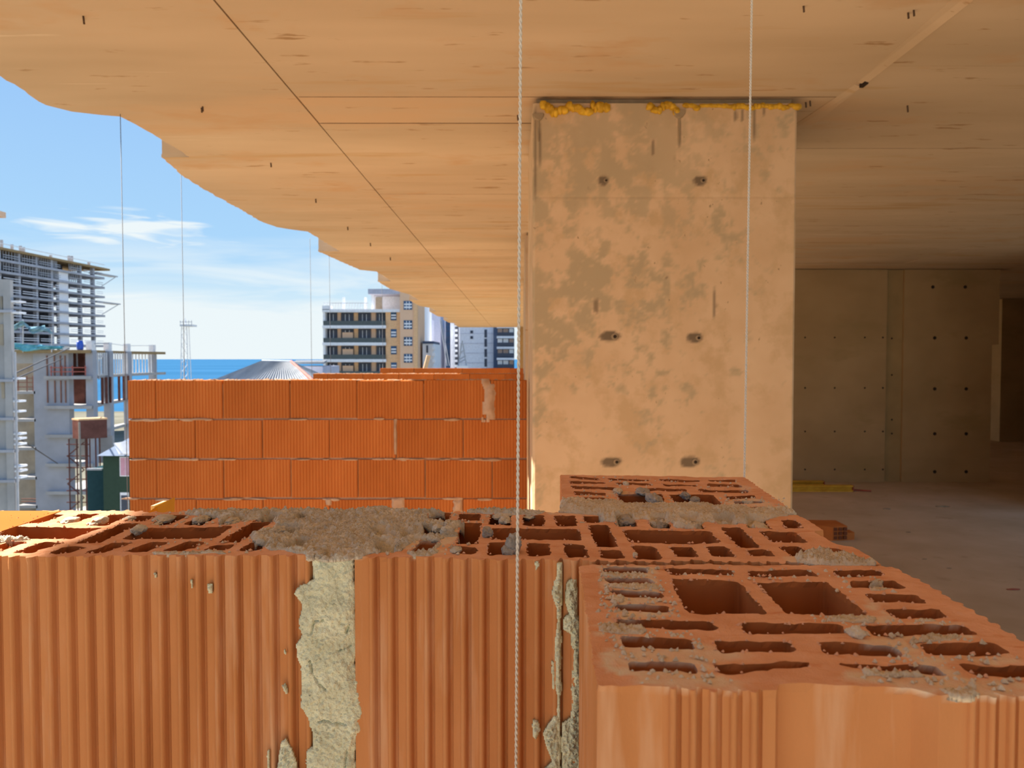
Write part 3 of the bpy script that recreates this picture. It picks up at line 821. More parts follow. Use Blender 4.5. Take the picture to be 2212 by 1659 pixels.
# --- near block (C)
C_h = [[(1301.5, 1222.6), (1395.5, 1225.3), (1402.7, 1239), (1303.3, 1234.4)], [(1432.6, 1226), (1578, 1230), (1587, 1242.5), (1450, 1241.6)], [(1613.6, 1231.6), (1748, 1233.5), (1771, 1247), (1618, 1243.4)], [(1797, 1232.5), (1894.8, 1231.6), (1915.6, 1244.3), (1808, 1247)],
       [(1301.5, 1247), (1402.7, 1249.7), (1417, 1263.3), (1314, 1260.6)], [(1316, 1272.3), (1428, 1277.8), (1433.5, 1290.4), (1326.8, 1287.7)], [(1327.7, 1303), (1444.3, 1308.5), (1448, 1324.8), (1330.4, 1319.3)],
       [(1446, 1251.5), (1597, 1256), (1659.7, 1329.3), (1486, 1324.8)], [(1629.8, 1256), (1782.6, 1257.9), (1882, 1332), (1697.6, 1328.4)],
       [(1831.5, 1257.9), (1931, 1255), (1959, 1272.3), (1841.4, 1272.3)], [(1866.7, 1284), (1976, 1285), (2004.4, 1304.4), (1889.3, 1303)], [(1908.5, 1315.7), (2027, 1318.5), (2051.6, 1336.8), (1935, 1338)],
       [(1324.8, 1336.8), (1540.6, 1343.6), (1554, 1365), (1340, 1356)], [(1595, 1346), (1815, 1351), (1828.4, 1371.8), (1610.7, 1369.6)], [(1865.7, 1349), (2082.7, 1351.5), (2113, 1373), (1886, 1371.8)],
       [(1337, 1374), (1493, 1382), (1505.6, 1403.5), (1346, 1399)], [(1538.4, 1384), (1705.6, 1386.5), (1723.7, 1409), (1553, 1410)], [(1766, 1388.8), (1929, 1394.4), (1955, 1420.4), (1782, 1413.6)], [(1981, 1390), (2143.7, 1390), (2184.4, 1412.5), (2008, 1417)],
       [(1355.3, 1427), (1500, 1429.5), (1509, 1453), (1360, 1450)], [(1540, 1432), (1620, 1436), (1747, 1432), (1755, 1444), (1660, 1448), (1590, 1455), (1552, 1456)], [(1809, 1434), (2010, 1438.5), (2051, 1464.5), (2010, 1460), (1960, 1450), (1812, 1441)], [(2064.6, 1436), (2250, 1436), (2285, 1462), (2110, 1462)]]
c_fl, c_nl = on_z(1252, 1219.5, TOP), on_z(1290, 1477, TOP)
c_fr, c_nr = on_z(1926, 1222, TOP), on_z(2395, 1494, TOP)
near = px_poly([(1290, 1477), (1300, 1477.5), (1427, 1486.5)])
seg = ribs(on_z(1430, 1487, TOP), on_z(1676, 1492, TOP), period=0.0089, w=0.0036, h=0.0022, phase=0.003, side=-1, jit=0.2, groove=True)
panel_ = px_poly([(1681, 1478.5), (1970, 1484.5), (2028, 1503)])
seg2 = ribs(on_z(2032, 1504, TOP), c_nr, period=0.0089, w=0.0036, h=0.0022, phase=0.012, side=-1, jit=0.2, groove=True)
right = ribs(c_nr, c_fr, period=0.0125, w=0.0085, h=0.0021, phase=0.004, side=-1, jit=0.2)
far_ = ribs(c_fr, c_fl, period=0.0135, w=0.0065, h=0.0017, phase=0.004, side=-1, jit=0.1)
left = ribs(c_fl, c_nl, period=0.0052, w=0.0025, h=0.0005, phase=0.003, side=-1, jit=0.5)
outC = near + seg + panel_ + seg2[:-1] + right[:-1] + far_[:-1] + left[:-1]
film = [([(1296, 1218), (1420, 1224), (1420, 1300), (1460, 1330), (1340, 1345), (1290, 1360), (1300, 1368), (1320, 1382), (1350, 1440), (1365, 1470), (1300, 1440), (1310, 1380), (1285, 1366), (1283, 1352), (1318, 1345), (1330, 1330), (1318, 1290), (1300, 1262)], 1.0),
        ([(1330, 1370), (1620, 1405), (1615, 1425), (1550, 1430), (1525, 1460), (1620, 1470), (1600, 1490), (1440, 1489), (1370, 1475), (1345, 1430)], 0.85),
        ([(1780, 1325), (1900, 1330), (1910, 1300), (1880, 1290), (1870, 1310), (1960, 1345), (2080, 1345), (2060, 1352), (1880, 1345), (1790, 1338)], 0.75),
        ([(1880, 1370), (2110, 1375), (2060, 1385), (1960, 1385), (1990, 1420), (2180, 1415), (2212, 1430), (2030, 1432), (2070, 1460), (2100, 1470), (2300, 1465), (2300, 1500), (2100, 1512), (2030, 1500), (1900, 1480), (1810, 1470), (1815, 1450), (1950, 1455), (2000, 1436), (1960, 1425), (1850, 1385)], 0.85)]
hollow_block('near hollow block with two large square holes ringed by slots', outC, [px_poly(h) for h in C_h], 0.219, mort=film, jag=0.0008, seed=31)
# --- far block (D)
D_h = [[(1231, 1028.4), (1292.8, 1032), (1296, 1036.7), (1232, 1033.5)], [(1312, 1032.7), (1400, 1036.4), (1402.6, 1040), (1318.4, 1037)], [(1424, 1035.4), (1511.6, 1038), (1512, 1042), (1428, 1039.4)], [(1528.7, 1036.6), (1589, 1037.3), (1591.6, 1040.8), (1534, 1041.2)],
       [(1228.7, 1038.5), (1305, 1042), (1310, 1047), (1231, 1044.5)], [(1327.5, 1042.8), (1405, 1045.5), (1407.5, 1049.8), (1333, 1047.4)], [(1429.5, 1045.5), (1503.7, 1047.8), (1507, 1052.4), (1434.3, 1050.5)], [(1526, 1046.5), (1595.5, 1046.5), (1604.7, 1050.7), (1531.3, 1051.5)],
       [(1232.3, 1049.6), (1344, 1054), (1338, 1059), (1236.6, 1056.5)], [(1371, 1054.5), (1481.5, 1057.6), (1484, 1062.5), (1377, 1060.4)], [(1505.7, 1057.5), (1614, 1057.6), (1617.8, 1063.8), (1511.6, 1063.3)],
       [(1238.4, 1060.5), (1307.4, 1064.4), (1308.6, 1070), (1242, 1068)], [(1329.4, 1065.5), (1430, 1067), (1440, 1096), (1347, 1092)], [(1443, 1068), (1540.5, 1069), (1568, 1098), (1463, 1095)],
       [(1564.7, 1070.7), (1629.6, 1070), (1634, 1075.6), (1572, 1077)], [(1582.4, 1082.5), (1644, 1083), (1654, 1089), (1589, 1090)], [(1603.4, 1097), (1662.4, 1096.3), (1671.6, 1102), (1611, 1103.5)],
       [(1242.7, 1073.6), (1317, 1076), (1318.4, 1082), (1246.4, 1081)], [(1247, 1086), (1310, 1087), (1312, 1091), (1250, 1089.5)]]
d_fl, d_fr, d_nr, d_nl = on_z(1211.6, 1025.4, TOP), on_z(1609, 1031.2, TOP), on_z(1716, 1108.5, TOP), on_z(1220.5, 1103, TOP)
outD = [d_nl, d_nr] + ribs(d_nr, d_fr, period=0.0125, w=0.006, h=0.0015, phase=0.004, side=-1, jit=0.2)[1:-1] + [d_fr] + ribs(d_fl, d_nl, period=0.008, w=0.004, h=0.001, phase=0.003, side=-1, jit=0.3)[:-1]
hollow_block('far hollow block behind the wall with a bed of sandy mortar along its near edge', outD, [px_poly(h) for h in D_h], 0.219, mort=[([(1212, 1080), (1330, 1084), (1560, 1098), (1580, 1070), (1640, 1078), (1690, 1100), (1720, 1115), (1212, 1115)], 0.8), ([(1310, 1060), (1400, 1062), (1400, 1068), (1310, 1068)], 0.7), ([(1590, 1042), (1625, 1052), (1625, 1066), (1600, 1056)], 0.6)], jag=0.0009, seed=41)

# --- mortar as height fields
def heightfield(name, poly, place, m, thick, res, seed, amp=1.0, holes=(), drop=0.016, open_thr=0.05, edge_n=0.004, rough=260, kind=None, cracks=None, hole_fill=None):
    poly = np.asarray(poly, float)
    lo = poly.min(0) - 0.006; hi = poly.max(0) + 0.006
    nx_ = int((hi[0] - lo[0]) / res) + 2; ny_ = int((hi[1] - lo[1]) / res) + 2
    X, Y = np.meshgrid(lo[0] + np.arange(nx_) * res, lo[1] + np.arange(ny_) * res)
    p = np.stack([X.ravel(), Y.ravel()], 1)
    sd = sdist(p, poly) + edge_n * fbm(p * 90, 4, seed)
    n1 = fbm(p * 45, 3, seed + 5); n2 = fbm(p * rough, 4, seed + 9, 0.75)
    h = thick * (np.clip(sd / (thick * 1.3), 0, 1) ** 0.5) * (0.75 + 0.5 * n1) + amp * 0.0042 * n2 * np.clip(sd / 0.003, 0, 1)
    if cracks is not None:
        for ln in cracks:
            ln = np.asarray(ln, float)
            d = np.full(len(p), 1e9)
            for i in range(len(ln) - 1):
                ab = ln[i + 1] - ln[i]
                t = np.clip(((p - ln[i]) @ ab) / (ab @ ab), 0, 1)
                d = np.minimum(d, np.hypot(*(p - ln[i] - t[:, None] * ab).T))
            d = d + 0.0006 * fbm(p * 500, 2, 61)
            h -= 0.0035 * np.clip(1 - d / 0.0007, 0, 1)
    alive = sd > 0
    low = np.full(len(p), -0.0015)
    if len(holes):
        ins = np.full(len(p), -1.0)
        for hp in holes:
            a = hp.min(0) - 0.004; b = hp.max(0) + 0.004
            if (b < lo).any() or (a > hi).any(): continue
            q = (p[:, 0] > a[0]) & (p[:, 0] < b[0]) & (p[:, 1] > a[1]) & (p[:, 1] < b[1])
            if q.any():
                ix = np.where(q)[0]; ins[ix] = np.maximum(ins[ix], sdist(p[ix], hp))
        nb = fbm(p * 60, 3, seed + 15)
        fill = np.zeros(len(p)) if hole_fill is None else hole_fill(p)
        inside = ins > 0.0005
        gap = inside & (ins > 0.0028 + 0.0035 * nb + fill)
        alive &= ~gap
        sag = np.clip(ins / 0.004, 0, 1)
        h = h - np.where(inside, sag * drop * np.clip(0.5 + nb, 0.1, 1), 0)
        low = np.where(inside, h - 0.006, low)
    idx = np.arange(nx_ * ny_).reshape(ny_, nx_)
    q = np.stack([idx[:-1, :-1].ravel(), idx[:-1, 1:].ravel(), idx[1:, 1:].ravel(), idx[1:, :-1].ravel()], 1)
    q = q[alive[q].all(1)]
    used = np.unique(q); remap = -np.ones(nx_ * ny_, int); remap[used] = np.arange(len(used))
    q = remap[q]; n = len(used)
    # boundary edges -> side faces
    ed = {}
    for f in q:
        for k in range(4):
            a, b = f[k], f[(k + 1) % 4]
            ed[(a, b)] = 1
    side = [(a, b) for (a, b) in ed if (b, a) not in ed]
    pp = p[used]; ht = h[used]; lw = np.minimum(low[used], ht - 0.0012)
    bset = np.unique(np.array(side).ravel())
    ht[bset] = np.where(lw[bset] < -0.004, ht[bset] - 0.002, np.minimum(ht[bset], 0.0006))
    v = np.vstack([place(pp, ht), place(pp, np.minimum(lw, ht - 0.0008))])
    faces = [tuple(f) for f in q] + [tuple(n + i for i in f[::-1]) for f in q] + [(b, a, n + a, n + b) for a, b in side]
    o = mesh_obj(name, v, faces, m, wall, True)
    return fix_normals(o)
flat_place = lambda p, h: np.column_stack([p, TOP + h])
heightfield('mortar_bed', px_poly([(395, 1106), (500, 1103.5), (640, 1103.5), (760, 1103), (800, 1101.5), (870, 1103), (960, 1105), (965, 1110), (925, 1112), (925, 1124), (965, 1130), (1003, 1128), (990, 1140), (982, 1150), (990, 1160), (965, 1163), (952, 1169), (905, 1168), (885, 1180), (868, 1192), (830, 1192), (805, 1196), (790, 1203), (735, 1210), (682, 1209), (664, 1199), (612, 1190), (580, 1190), (556, 1180), (538, 1164), (548, 1152), (588, 1142), (600, 1131), (570, 1122), (520, 1127), (470, 1133), (478, 1120), (405, 1114)]), flat_place, M['mortar_grey'], 0.0036, 0.0008, 101, 1.0, ALL_HOLES, 0.014,
            hole_fill=lambda p: np.where((p[:, 0] > xat(665, 0.65)) & (p[:, 0] < xat(930, 0.65)), 0.02, 0.0) * (np.hypot((p[:, 0] - xat(790, 0.65)) / 0.05, (p[:, 1] - 0.645) / 0.06) < 1) + 0.0012, rough=330)
heightfield('mortar_bed', px_poly([(1210, 1085), (1330, 1084), (1350, 1091), (1440, 1096.5), (1470, 1093), (1575, 1099), (1600, 1093), (1615, 1104), (1670, 1103), (1690, 1101), (1722, 1109), (1690, 1117), (1655, 1124), (1630, 1138), (1600, 1130), (1560, 1132), (1525, 1128), (1500, 1142), (1460, 1140), (1450, 1128), (1415, 1130), (1390, 1122), (1365, 1124), (1345, 1130), (1310, 1127), (1285, 1114), (1212, 1106)]), flat_place, M['mortar_sand'], 0.0075, 0.0009, 131, 0.8, ALL_HOLES, 0.012, hole_fill=lambda p: np.full(len(p), 0.006), rough=380)
heightfield('mortar_bed', px_poly([(1718, 1204), (1738, 1196), (1760, 1192), (1800, 1190), (1835, 1198), (1862, 1210), (1870, 1214), (1892, 1216), (1890, 1221), (1858, 1224), (1810, 1223), (1770, 1220), (1725, 1217)]), flat_place, M['mortar_sand'], 0.006, 0.0007, 151, 1.1, ALL_HOLES, 0.006, hole_fill=lambda p: np.full(len(p), 0.02), rough=420)
# ridges of mortar on the webs of the near block
for i, (poly, t) in enumerate((([(1300, 1238), (1400, 1241), (1402, 1247), (1330, 1247), (1298, 1244)], 0.0016), ([(1312, 1262), (1420, 1265), (1425, 1274), (1330, 1272), (1318, 1270)], 0.0016), ([(1322, 1290), (1350, 1290), (1345, 1300), (1324, 1304)], 0.002),
                               ([(1285, 1353), (1330, 1350), (1400, 1362), (1390, 1372), (1330, 1372), (1288, 1366)], 0.0028), ([(1785, 1330), (1890, 1334), (1890, 1345), (1800, 1345)], 0.0016), ([(1990, 1372), (2085, 1374), (2060, 1388), (1985, 1386)], 0.0024),
                               ([(1970, 1338), (2010, 1336), (2030, 1344), (1975, 1348)], 0.002), ([(1860, 1448), (1990, 1456), (2010, 1466), (1870, 1462)], 0.0022), ([(2030, 1490), (2090, 1488), (2130, 1500), (2100, 1513), (2050, 1508)], 0.002), ([(1880, 1258), (1900, 1250), (1925, 1274), (1880, 1278)], 0.001), ([(1605, 1090), (1648, 1078), (1650, 1082), (1600, 1082)], 0.001),
                               ([(880, 1196), (915, 1192), (925, 1178), (952, 1176), (945, 1196), (928, 1203), (895, 1204)], 0.003), ([(1010, 1103), (1180, 1107), (1160, 1113), (1100, 1114), (1010, 1107)], 0.0035), ([(0, 1155), (60, 1158), (66, 1166), (20, 1170), (-20, 1178), (-40, 1160)], 0.003), ([(330, 1194), (480, 1191), (490, 1196), (330, 1201)], 0.0016))):
    heightfield('mortar_ridge', px_poly(poly), flat_place, M['mortar_grey'] if poly[0][0] < 1250 else M['mortar_sand'], t, 0.0008, 171 + i * 7, 0.8, ALL_HOLES, 0.003, edge_n=0.0025, rough=420)
# upright joint between the two long blocks, and smears beside the near block
fy = (a_nr[1] + b_nl[1]) / 2
MB().box(a_nr[0] - 0.004, b_nl[0] + 0.004, fy + 0.002, fy + 0.15, TOP - 0.225, TOP - 0.004).build('joint_filling', M['mortar_green'], wall)
up = lambda y0: (lambda p, h: np.column_stack([p[:, 0], np.full(len(p), y0) - h, p[:, 1]]))
def face_poly(pts, Y): return [(at(x, y, Y)[0], at(x, y, Y)[2]) for x, y in pts]
vj = [(662, 1198), (666, 1205), (675, 1215), (676, 1246), (664, 1258), (649, 1264), (640, 1287), (648, 1313), (645, 1382), (648, 1440), (650, 1526), (672, 1546), (671, 1607), (659, 1614), (656, 1700), (770, 1700), (769, 1593), (785, 1578), (787.6, 1541), (786, 1486), (779, 1483), (773, 1440), (773, 1324), (770, 1238), (764, 1205), (768, 1198)]
crk = [[(680, 1345), (676, 1365), (682, 1338), (700, 1336)], [(672, 1425), (678, 1448), (690, 1470), (706, 1483)], [(690, 1555), (705, 1552), (720, 1557), (750, 1560)], [(752, 1610), (748, 1650)], [(757, 1345), (750, 1366)], [(735, 1402), (760, 1392)]]
heightfield('joint_mortar', face_poly(vj, fy), up(fy - 0.0005), M['mortar_green'], 0.0052, 0.0008, 211, 0.5, rough=420, cracks=[face_poly(c, fy) for c in crk])
by_ = lambda px: on_z(px, 1208, TOP)[1]
Yb = b_nl[1] + (b_nr[1] - b_nl[1]) * 0.41
for i, (poly, t) in enumerate((([(1199, 1211), (1217, 1211), (1214, 1325), (1212, 1420), (1213, 1700), (1201, 1700), (1201, 1490), (1199, 1405), (1200, 1310), (1193, 1283), (1196, 1255), (1200, 1240)], 0.0038),
                               ([(1224, 1255), (1240, 1246), (1246, 1250), (1253, 1340), (1254, 1700), (1212, 1700), (1211, 1560), (1232, 1548), (1237, 1449), (1234, 1371), (1213, 1360), (1217, 1333), (1226, 1325), (1218, 1297)], 0.0032),
                               ([(1196, 1543), (1174, 1582), (1175, 1607), (1190, 1643), (1172, 1665), (1172, 1700), (1210, 1700), (1210, 1543)], 0.0025),
                               ([(1190, 1425), (1199, 1430), (1200, 1490), (1194, 1488)], 0.002), ([(1150, 1555), (1162, 1553), (1166, 1580), (1158, 1600), (1150, 1590)], 0.003), ([(1156, 1215), (1163, 1213), (1163, 1222), (1158, 1230)], 0.002),
                               ([(609, 1390), (616, 1392), (622, 1420), (614, 1412)], 0.0026), ([(608, 1480), (618, 1472), (624, 1498), (617, 1503)], 0.0026), ([(606, 1600), (620, 1590), (640, 1640), (650, 1700), (590, 1700)], 0.0026), ([(578, 1610), (584, 1620), (586, 1700), (572, 1700)], 0.002), ([(332, 1236), (342, 1236), (341, 1248), (334, 1248)], 0.0018), ([(450, 1262), (458, 1262), (458, 1280), (452, 1280)], 0.0015), ([(411, 1250), (418, 1250), (418, 1275), (412, 1270)], 0.0015))):
    Yf = Yb if poly[0][0] > 1000 else fy
    heightfield('mortar_smear', face_poly(poly, Yf - 0.002), up(Yf - 0.0022), M['mortar_green'], t + 0.0008, 0.0007, 301 + i * 9, 0.9, rough=360, edge_n=0.0016)

# --- loose lumps sitting on the blocks and stuck in their holes
IV5, IF5 = blob(4)
def clump(px, py, rx, rz, m, seed, ry=None, dz=0.0, stretch=None, z=TOP, label=None):
    c = on_z(px, py, z)
    k = c[1] / F
    v = IV5 * (1 + 0.42 * fbm(IV5 * 1.5 + seed, 3, seed) + 0.30 * fbm(IV5 * 5 + seed, 4, seed + 3, 0.7))[:, None]
    s = np.array([rx * k, (ry or rx) * k, rz * k])
    v = v * s + np.array([c[0], c[1] - 0.0, z + rz * k * 0.55 + dz])
    return mesh_obj('mortar_clump', v, IF5, m, wall, True, label=label)
clump(1110, 1192, 17, 24, M['mortar_dark'], 1, ry=22, dz=0.001, label='upright lump of grey mortar behind the left string')
clump(1098, 1194, 14, 12, M['mortar_dark'], 2, ry=18)
clump(1053, 1158, 11, 13, M['mortar_dark'], 3, ry=20)
clump(1412, 1080, 16, 13, M['mortar_dark'], 4, ry=55, dz=-0.003, label='clump of grey mortar hanging over a square hole of the far block')
clump(1388, 1067, 14, 8, M['mortar_dark'], 5, ry=30)
clump(1480, 1071, 10, 8, M['mortar_dark'], 6, ry=20, dz=-0.002)
clump(1500, 1074, 11, 8, M['mortar_dark'], 7, ry=22, dz=-0.005)
clump(1352, 1120, 19, 14, M['mortar_dark'], 8, ry=30, dz=-0.006)
clump(1425, 1126, 22, 12, M['mortar_dark'], 9, ry=34, dz=-0.006)
clump(1497, 1134, 18, 14, M['mortar_dark'], 10, ry=34, dz=-0.006)
clump(1640, 1132, 22, 11, M['mortar_sand'], 11, ry=34, dz=-0.006)
clump(1850, 1376, 17, 15, M['mortar_sand'], 12, ry=20, label='small pale lump of mortar between two slots of the near block')
clump(1838, 1370, 10, 9, M['mortar_sand'], 13, ry=16)
clump(1335, 1063, 10, 5, M['mortar_sand'], 14, ry=24)
clump(1352, 1048, 6, 5, M['mortar_sand'], 15, ry=10)
clump(1372, 1202, 5, 6, M['mortar_sand'], 16)
clump(1880, 1214, 8, 6, M['mortar_sand'], 17)
for i, (px, py, rx, rz) in enumerate(((150, 1124, 17, 8), (215, 1122, 14, 8), (195, 1130, 11, 5), (277, 1119, 13, 6), (300, 1150, 13, 10), (352, 1120, 20, 8), (432, 1121, 17, 9), (502, 1123, 16, 7), (330, 1131, 10, 4), (340, 1127, 9, 4), (965, 1155, 15, 12), (945, 1145, 12, 8), (985, 1190, 12, 5), (1258, 1128, 7, 5), (1085, 1110, 24, 7), (1090, 1122, 14, 8), (1140, 1108, 22, 5), (560, 1168, 14, 8), (600, 1150, 16, 8), (690, 1202, 14, 8), (672, 1207, 10, 8), (755, 1206, 10, 7), (655, 1282, 0, 0))):
    if rx: clump(px, py, rx, rz, M['mortar_grey'], 40 + i, ry=rx * 1.8, dz=-0.003 if py < 1140 else 0)
clump(2060, 1500, 22, 5, M['mortar_sand'], 81, ry=18, dz=-0.002)
clump(1640, 1345, 0.1, 0.1, M['mortar_sand'], 82)

# --- burrs of clay along the cut rims of the holes, crumbs of mortar strewn over the blocks
def crumbs(name, pts, smin, smax, m, zoff=0.0):
    vs = []; fs = []; b = 0
    q0 = np.array([[-1, -0.8, -0.4], [1, -1, -0.4], [0.8, 1, -0.4], [-1, 0.9, -0.4], [0.15, 0.1, 0.9], [-0.4, 0.5, 0.7]])
    for (x, y) in pts:
        sz = random.uniform(smin, smax); an = random.uniform(0, 6.28)
        c_, s_ = math.cos(an), math.sin(an)
        q = q0 * rng.uniform(0.6, 1.25, (6, 3)) * sz
        q = np.column_stack([q[:, 0] * c_ - q[:, 1] * s_ + x, q[:, 0] * s_ + q[:, 1] * c_ + y, q[:, 2] + TOP + zoff + 0.0006])
        vs.append(q); fs += [(b, b + 1, b + 4), (b + 1, b + 2, b + 4), (b + 2, b + 5, b + 4), (b + 2, b + 3, b + 5), (b + 3, b, b + 5), (b, b + 4, b + 5), (b + 3, b + 2, b + 1, b)]; b += 6
    return mesh_obj(name, np.vstack(vs), fs, m, wall, kind='stuff')
rim = []
for h in ALL_HOLES:
    cx_ = h.mean(0)
    for p in h:
        left_side = p[0] < cx_[0]
        if random.random() < (0.34 if left_side else 0.14): rim.append(p + (p - cx_) * 0.0 + rng.uniform(-0.0008, 0.0008, 2))
crumbs('clay_burrs', rim, 0.0005, 0.0013, M['clay_top'])
strew = []
for poly, n in (([(1296, 1220), (1430, 1226), (1470, 1340), (1600, 1480), (1380, 1480), (1290, 1360)], 420), ([(1700, 1330), (2060, 1345), (2212, 1430), (2200, 1495), (1850, 1470), (1900, 1380)], 300), ([(1215, 1070), (1700, 1075), (1715, 1108), (1215, 1100)], 260), ([(880, 1106), (1060, 1108), (1000, 1200), (800, 1200)], 260), ([(330, 1106), (620, 1104), (560, 1195), (330, 1198)], 220), ([(1240, 1030), (1600, 1034), (1640, 1075), (1240, 1075)], 90), ([(1450, 1225), (1900, 1232), (1990, 1300), (1480, 1245)], 90)):
    P = np.array(px_poly(poly)); lo, hi = P.min(0), P.max(0)
    c_ = rng.uniform(lo, hi, (n * 4, 2)); c_ = c_[inpoly(c_, P)][:n]
    bad = np.zeros(len(c_), bool)
    for h in ALL_HOLES: bad |= inpoly(c_, h)
    strew += list(c_[~bad])
crumbs('mortar_crumbs', strew, 0.0005, 0.0016, M['mortar_sand'])

# --- the courses below (only their outlines matter from here)
lowz = TOP - 0.229
for r in range(6):
    z = lowz - r * 0.229 - 0.003
    xx = -2.2 + (0.2 if r % 2 else 0)
    while xx < b_nr[0] - 0.1:
        ln = min(BL, b_nr[0] - xx)
        brick(wall, xx, fy, z - BH + 0.004, round(ln, 3)); xx += 0.392
    for (o0, o1, o2, o3) in ((c_fl, c_nl, c_fr, c_nr), (d_nl, d_fl, d_nr, d_fr)):
        MB().prism([o1, o0, o2, o3], z - BH + 0.004, z + 0.004).build('hollow_block', M['clay'], wall)
MB().box(-2.19, b_nr[0] - 0.02, fy + 0.02, fy + BT - 0.025, 0.0, lowz - 0.01).build('mortar_core', M['mortar_far'], wall)
xx = a_nl[0] - 0.01 - BL
while xx > -2.4:
    brick(wall, xx, fy, TOP - 0.2195, BL); xx -= 0.395

# ================================================================== STRINGS
def line(name, p_top, p_bot, r, twist, m, label, group=None):
    a, b = Vector(p_top), Vector(p_bot)
    o = MB()
    if twist:
        n = int((a - b).length / 0.0011)
        for ph in (0, math.pi):
            pts = []
            for i in range(n + 1):
                t = i / n; th = ph + t * (a - b).length / 0.0085 * 2 * math.pi
                p = a.lerp(b, t)
                pts.append(p + Vector((math.cos(th), math.sin(th), 0)) * r * 0.48)
            o.tube(pts, r * 0.62, 6)
    else:
        o.tube([a, b], r, 6)
    q = o.build(name, m, None, True, label=label, cat='string')
    if group: q['group'] = group
    return q
YS = 0.535
t1, t2 = at(1125, 0, YS), at(1115, 1659, YS)
sl = (t1[0] - t2[0]) / (t1[2] - t2[2])
line('mason_line', (t1[0] + sl * (CEIL_Z - t1[2]), YS, CEIL_Z + 0.01), (t2[0] - sl * (t2[2] - 0.3), YS, 0.3), 0.00112, True, M['string'], 'near white twisted string hanging in front of the block wall')
YS = 1.03
t1, t2 = at(1624, 0, YS), at(1608, 1031, YS)
sl = (t1[0] - t2[0]) / (t1[2] - t2[2])
line('mason_line', (t1[0] + sl * (CEIL_Z - t1[2]), YS, CEIL_Z + 0.01), (t2[0] - sl * (t2[2] - 0.3), YS, 0.3), 0.0015, True, M['string'], 'thin white string hanging behind the far hollow block, before the pier')
for (px, py0, Y, lab) in ((269, 258, 4.02, 'fine plumb line at the left end of the nearest brick partition'), (397, 385, 5.33, 'fine plumb line that runs down to the lattice mast'), (672, 520, 8.25, 'fine plumb line at the left end of the second partition'), (713, 560, 9.5, 'fine plumb line before the balconies of the apartment block'), (826, 600, 13.2, 'faintest plumb line at the left end of the third partition')):
    line('plumb_line', (xat(px, Y), Y, CEIL_Z + 0.02), (xat(px + 3, Y), Y, 0.0), 0.0012 + 0.00016 * Y, False, M['nylon'], lab, 'plumb lines at the slab edge')

# ================================================================== SMALL THINGS OF THE STOREY
# yellow spirit level leaning on the hidden side of the wall
lv = empty('spirit_level', (xat(336, 0.78), 0.93, 0), label='yellow spirit level whose top end peeks over the block wall at left', cat='level')
Y0 = 0.772
a = at(311, 1106, Y0); b = at(362, 1106, Y0)
zt = zat(1092, Y0)
lev = MB()
lev.v += [(a[0], Y0, zt - 0.0095), (b[0] - 0.010, Y0, zt - 0.0005), (b[0] - 0.010, Y0 + 0.04, zt + 0.0015), (a[0], Y0 + 0.04, zt - 0.0075)]
lev.v += [(a[0] - 0.13, Y0 + 0.14, 0.0), (b[0] - 0.14, Y0 + 0.14, 0.0), (b[0] - 0.14, Y0 + 0.18, 0.0), (a[0] - 0.13, Y0 + 0.18, 0.0)]
lev.f += [(0, 1, 2, 3), (4, 5, 6, 7), (0, 1, 5, 4), (1, 2, 6, 5), (2, 3, 7, 6), (3, 0, 4, 7)]
lev.build('rail', M['yellow'], lv)
MB().box(a[0] + 0.004, b[0] - 0.016, Y0 + 0.006, Y0 + 0.034, zt - 0.012, zt - 0.0015).build('end_cap', flat('pale_cap', (0.75, 0.62, 0.40)), lv)
# formwork beams lying before the back wall
def beam(label, x0, x1, y, z, w, h):
    e_ = empty('formwork_beam', ((x0 + x1) / 2, y, z), label=label, cat='beam', group='yellow beams before the back wall')
    MB().box(x0, x1, y - w / 2, y + w / 2, z, z + h * 0.24).build('flange', M['yellow'], e_)
    MB().box(x0, x1, y - w * 0.18, y + w * 0.18, z + h * 0.24, z + h * 0.76).build('web', M['yellow'], e_)
    MB().box(x0, x1, y - w / 2, y + w / 2, z + h * 0.76, z + h).build('flange', M['yellow'], e_)
    MB().box(x1, x1 + 0.012, y - w / 2, y + w / 2, z, z + h).build('end_cap', M['end_red'], e_)
yb = 1.749 * F / 289
beam('front yellow formwork beam lying on the floor beside the pier', xat(1560, yb), xat(1847, yb), yb + 0.05, 0.0, 0.09, 0.082)
yb2 = 1.749 * F / 274
beam('rear yellow formwork beam, shorter, close to the back wall', xat(1560, yb2), xat(1784, yb2), yb2 + 0.05, 0.0, 0.09, 0.05)
MB().tube([(xat(1852, yb), yb + 0.1, 0.012), (xat(1886, yb), yb + 0.0, 0.012)], 0.012, 8).build('rod', M['end_red'], label='dull red rod lying past the end of the yellow beams', cat='rod')
# broken block lying on the floor
by0 = 1.749 * F / (1171 - 775)
bb = empty('broken_block', (xat(1815, by0), by0 + 0.15, 0), label='broken orange hollow block lying on its side on the floor', cat='brick')
x0, x1, x2 = xat(1778, by0), xat(1803, by0), xat(1856, by0)
top_ = zat(1133, by0 + 0.1)
MB().prism([(x0 - 0.02, by0 + 0.06), (x1, by0), (xat(1838, by0), by0 + 0.03), (xat(1838, by0), by0 + 0.3), (x0, by0 + 0.32)], 0.0, top_).build('body', M['clay_far'], bb)
MB().prism([(xat(1838, by0), by0 + 0.03), (x2, by0 + 0.05), (x2, by0 + 0.16), (xat(1838, by0), by0 + 0.24)], 0.0, top_ * 0.52).build('broken_end', M['clay_far'], bb)
for i in range(3):
    for j in range(3):
        xa = xat(1806 + i * 11, by0); za = top_ * (0.1 + 0.3 * j)
        MB().box(xa, xa + 0.032, by0 - 0.002 + 0.0028 * i, by0 + 0.03, za, za + 0.03).build('cell', flat('block_hollow', (0.16, 0.05, 0.02)), bb)
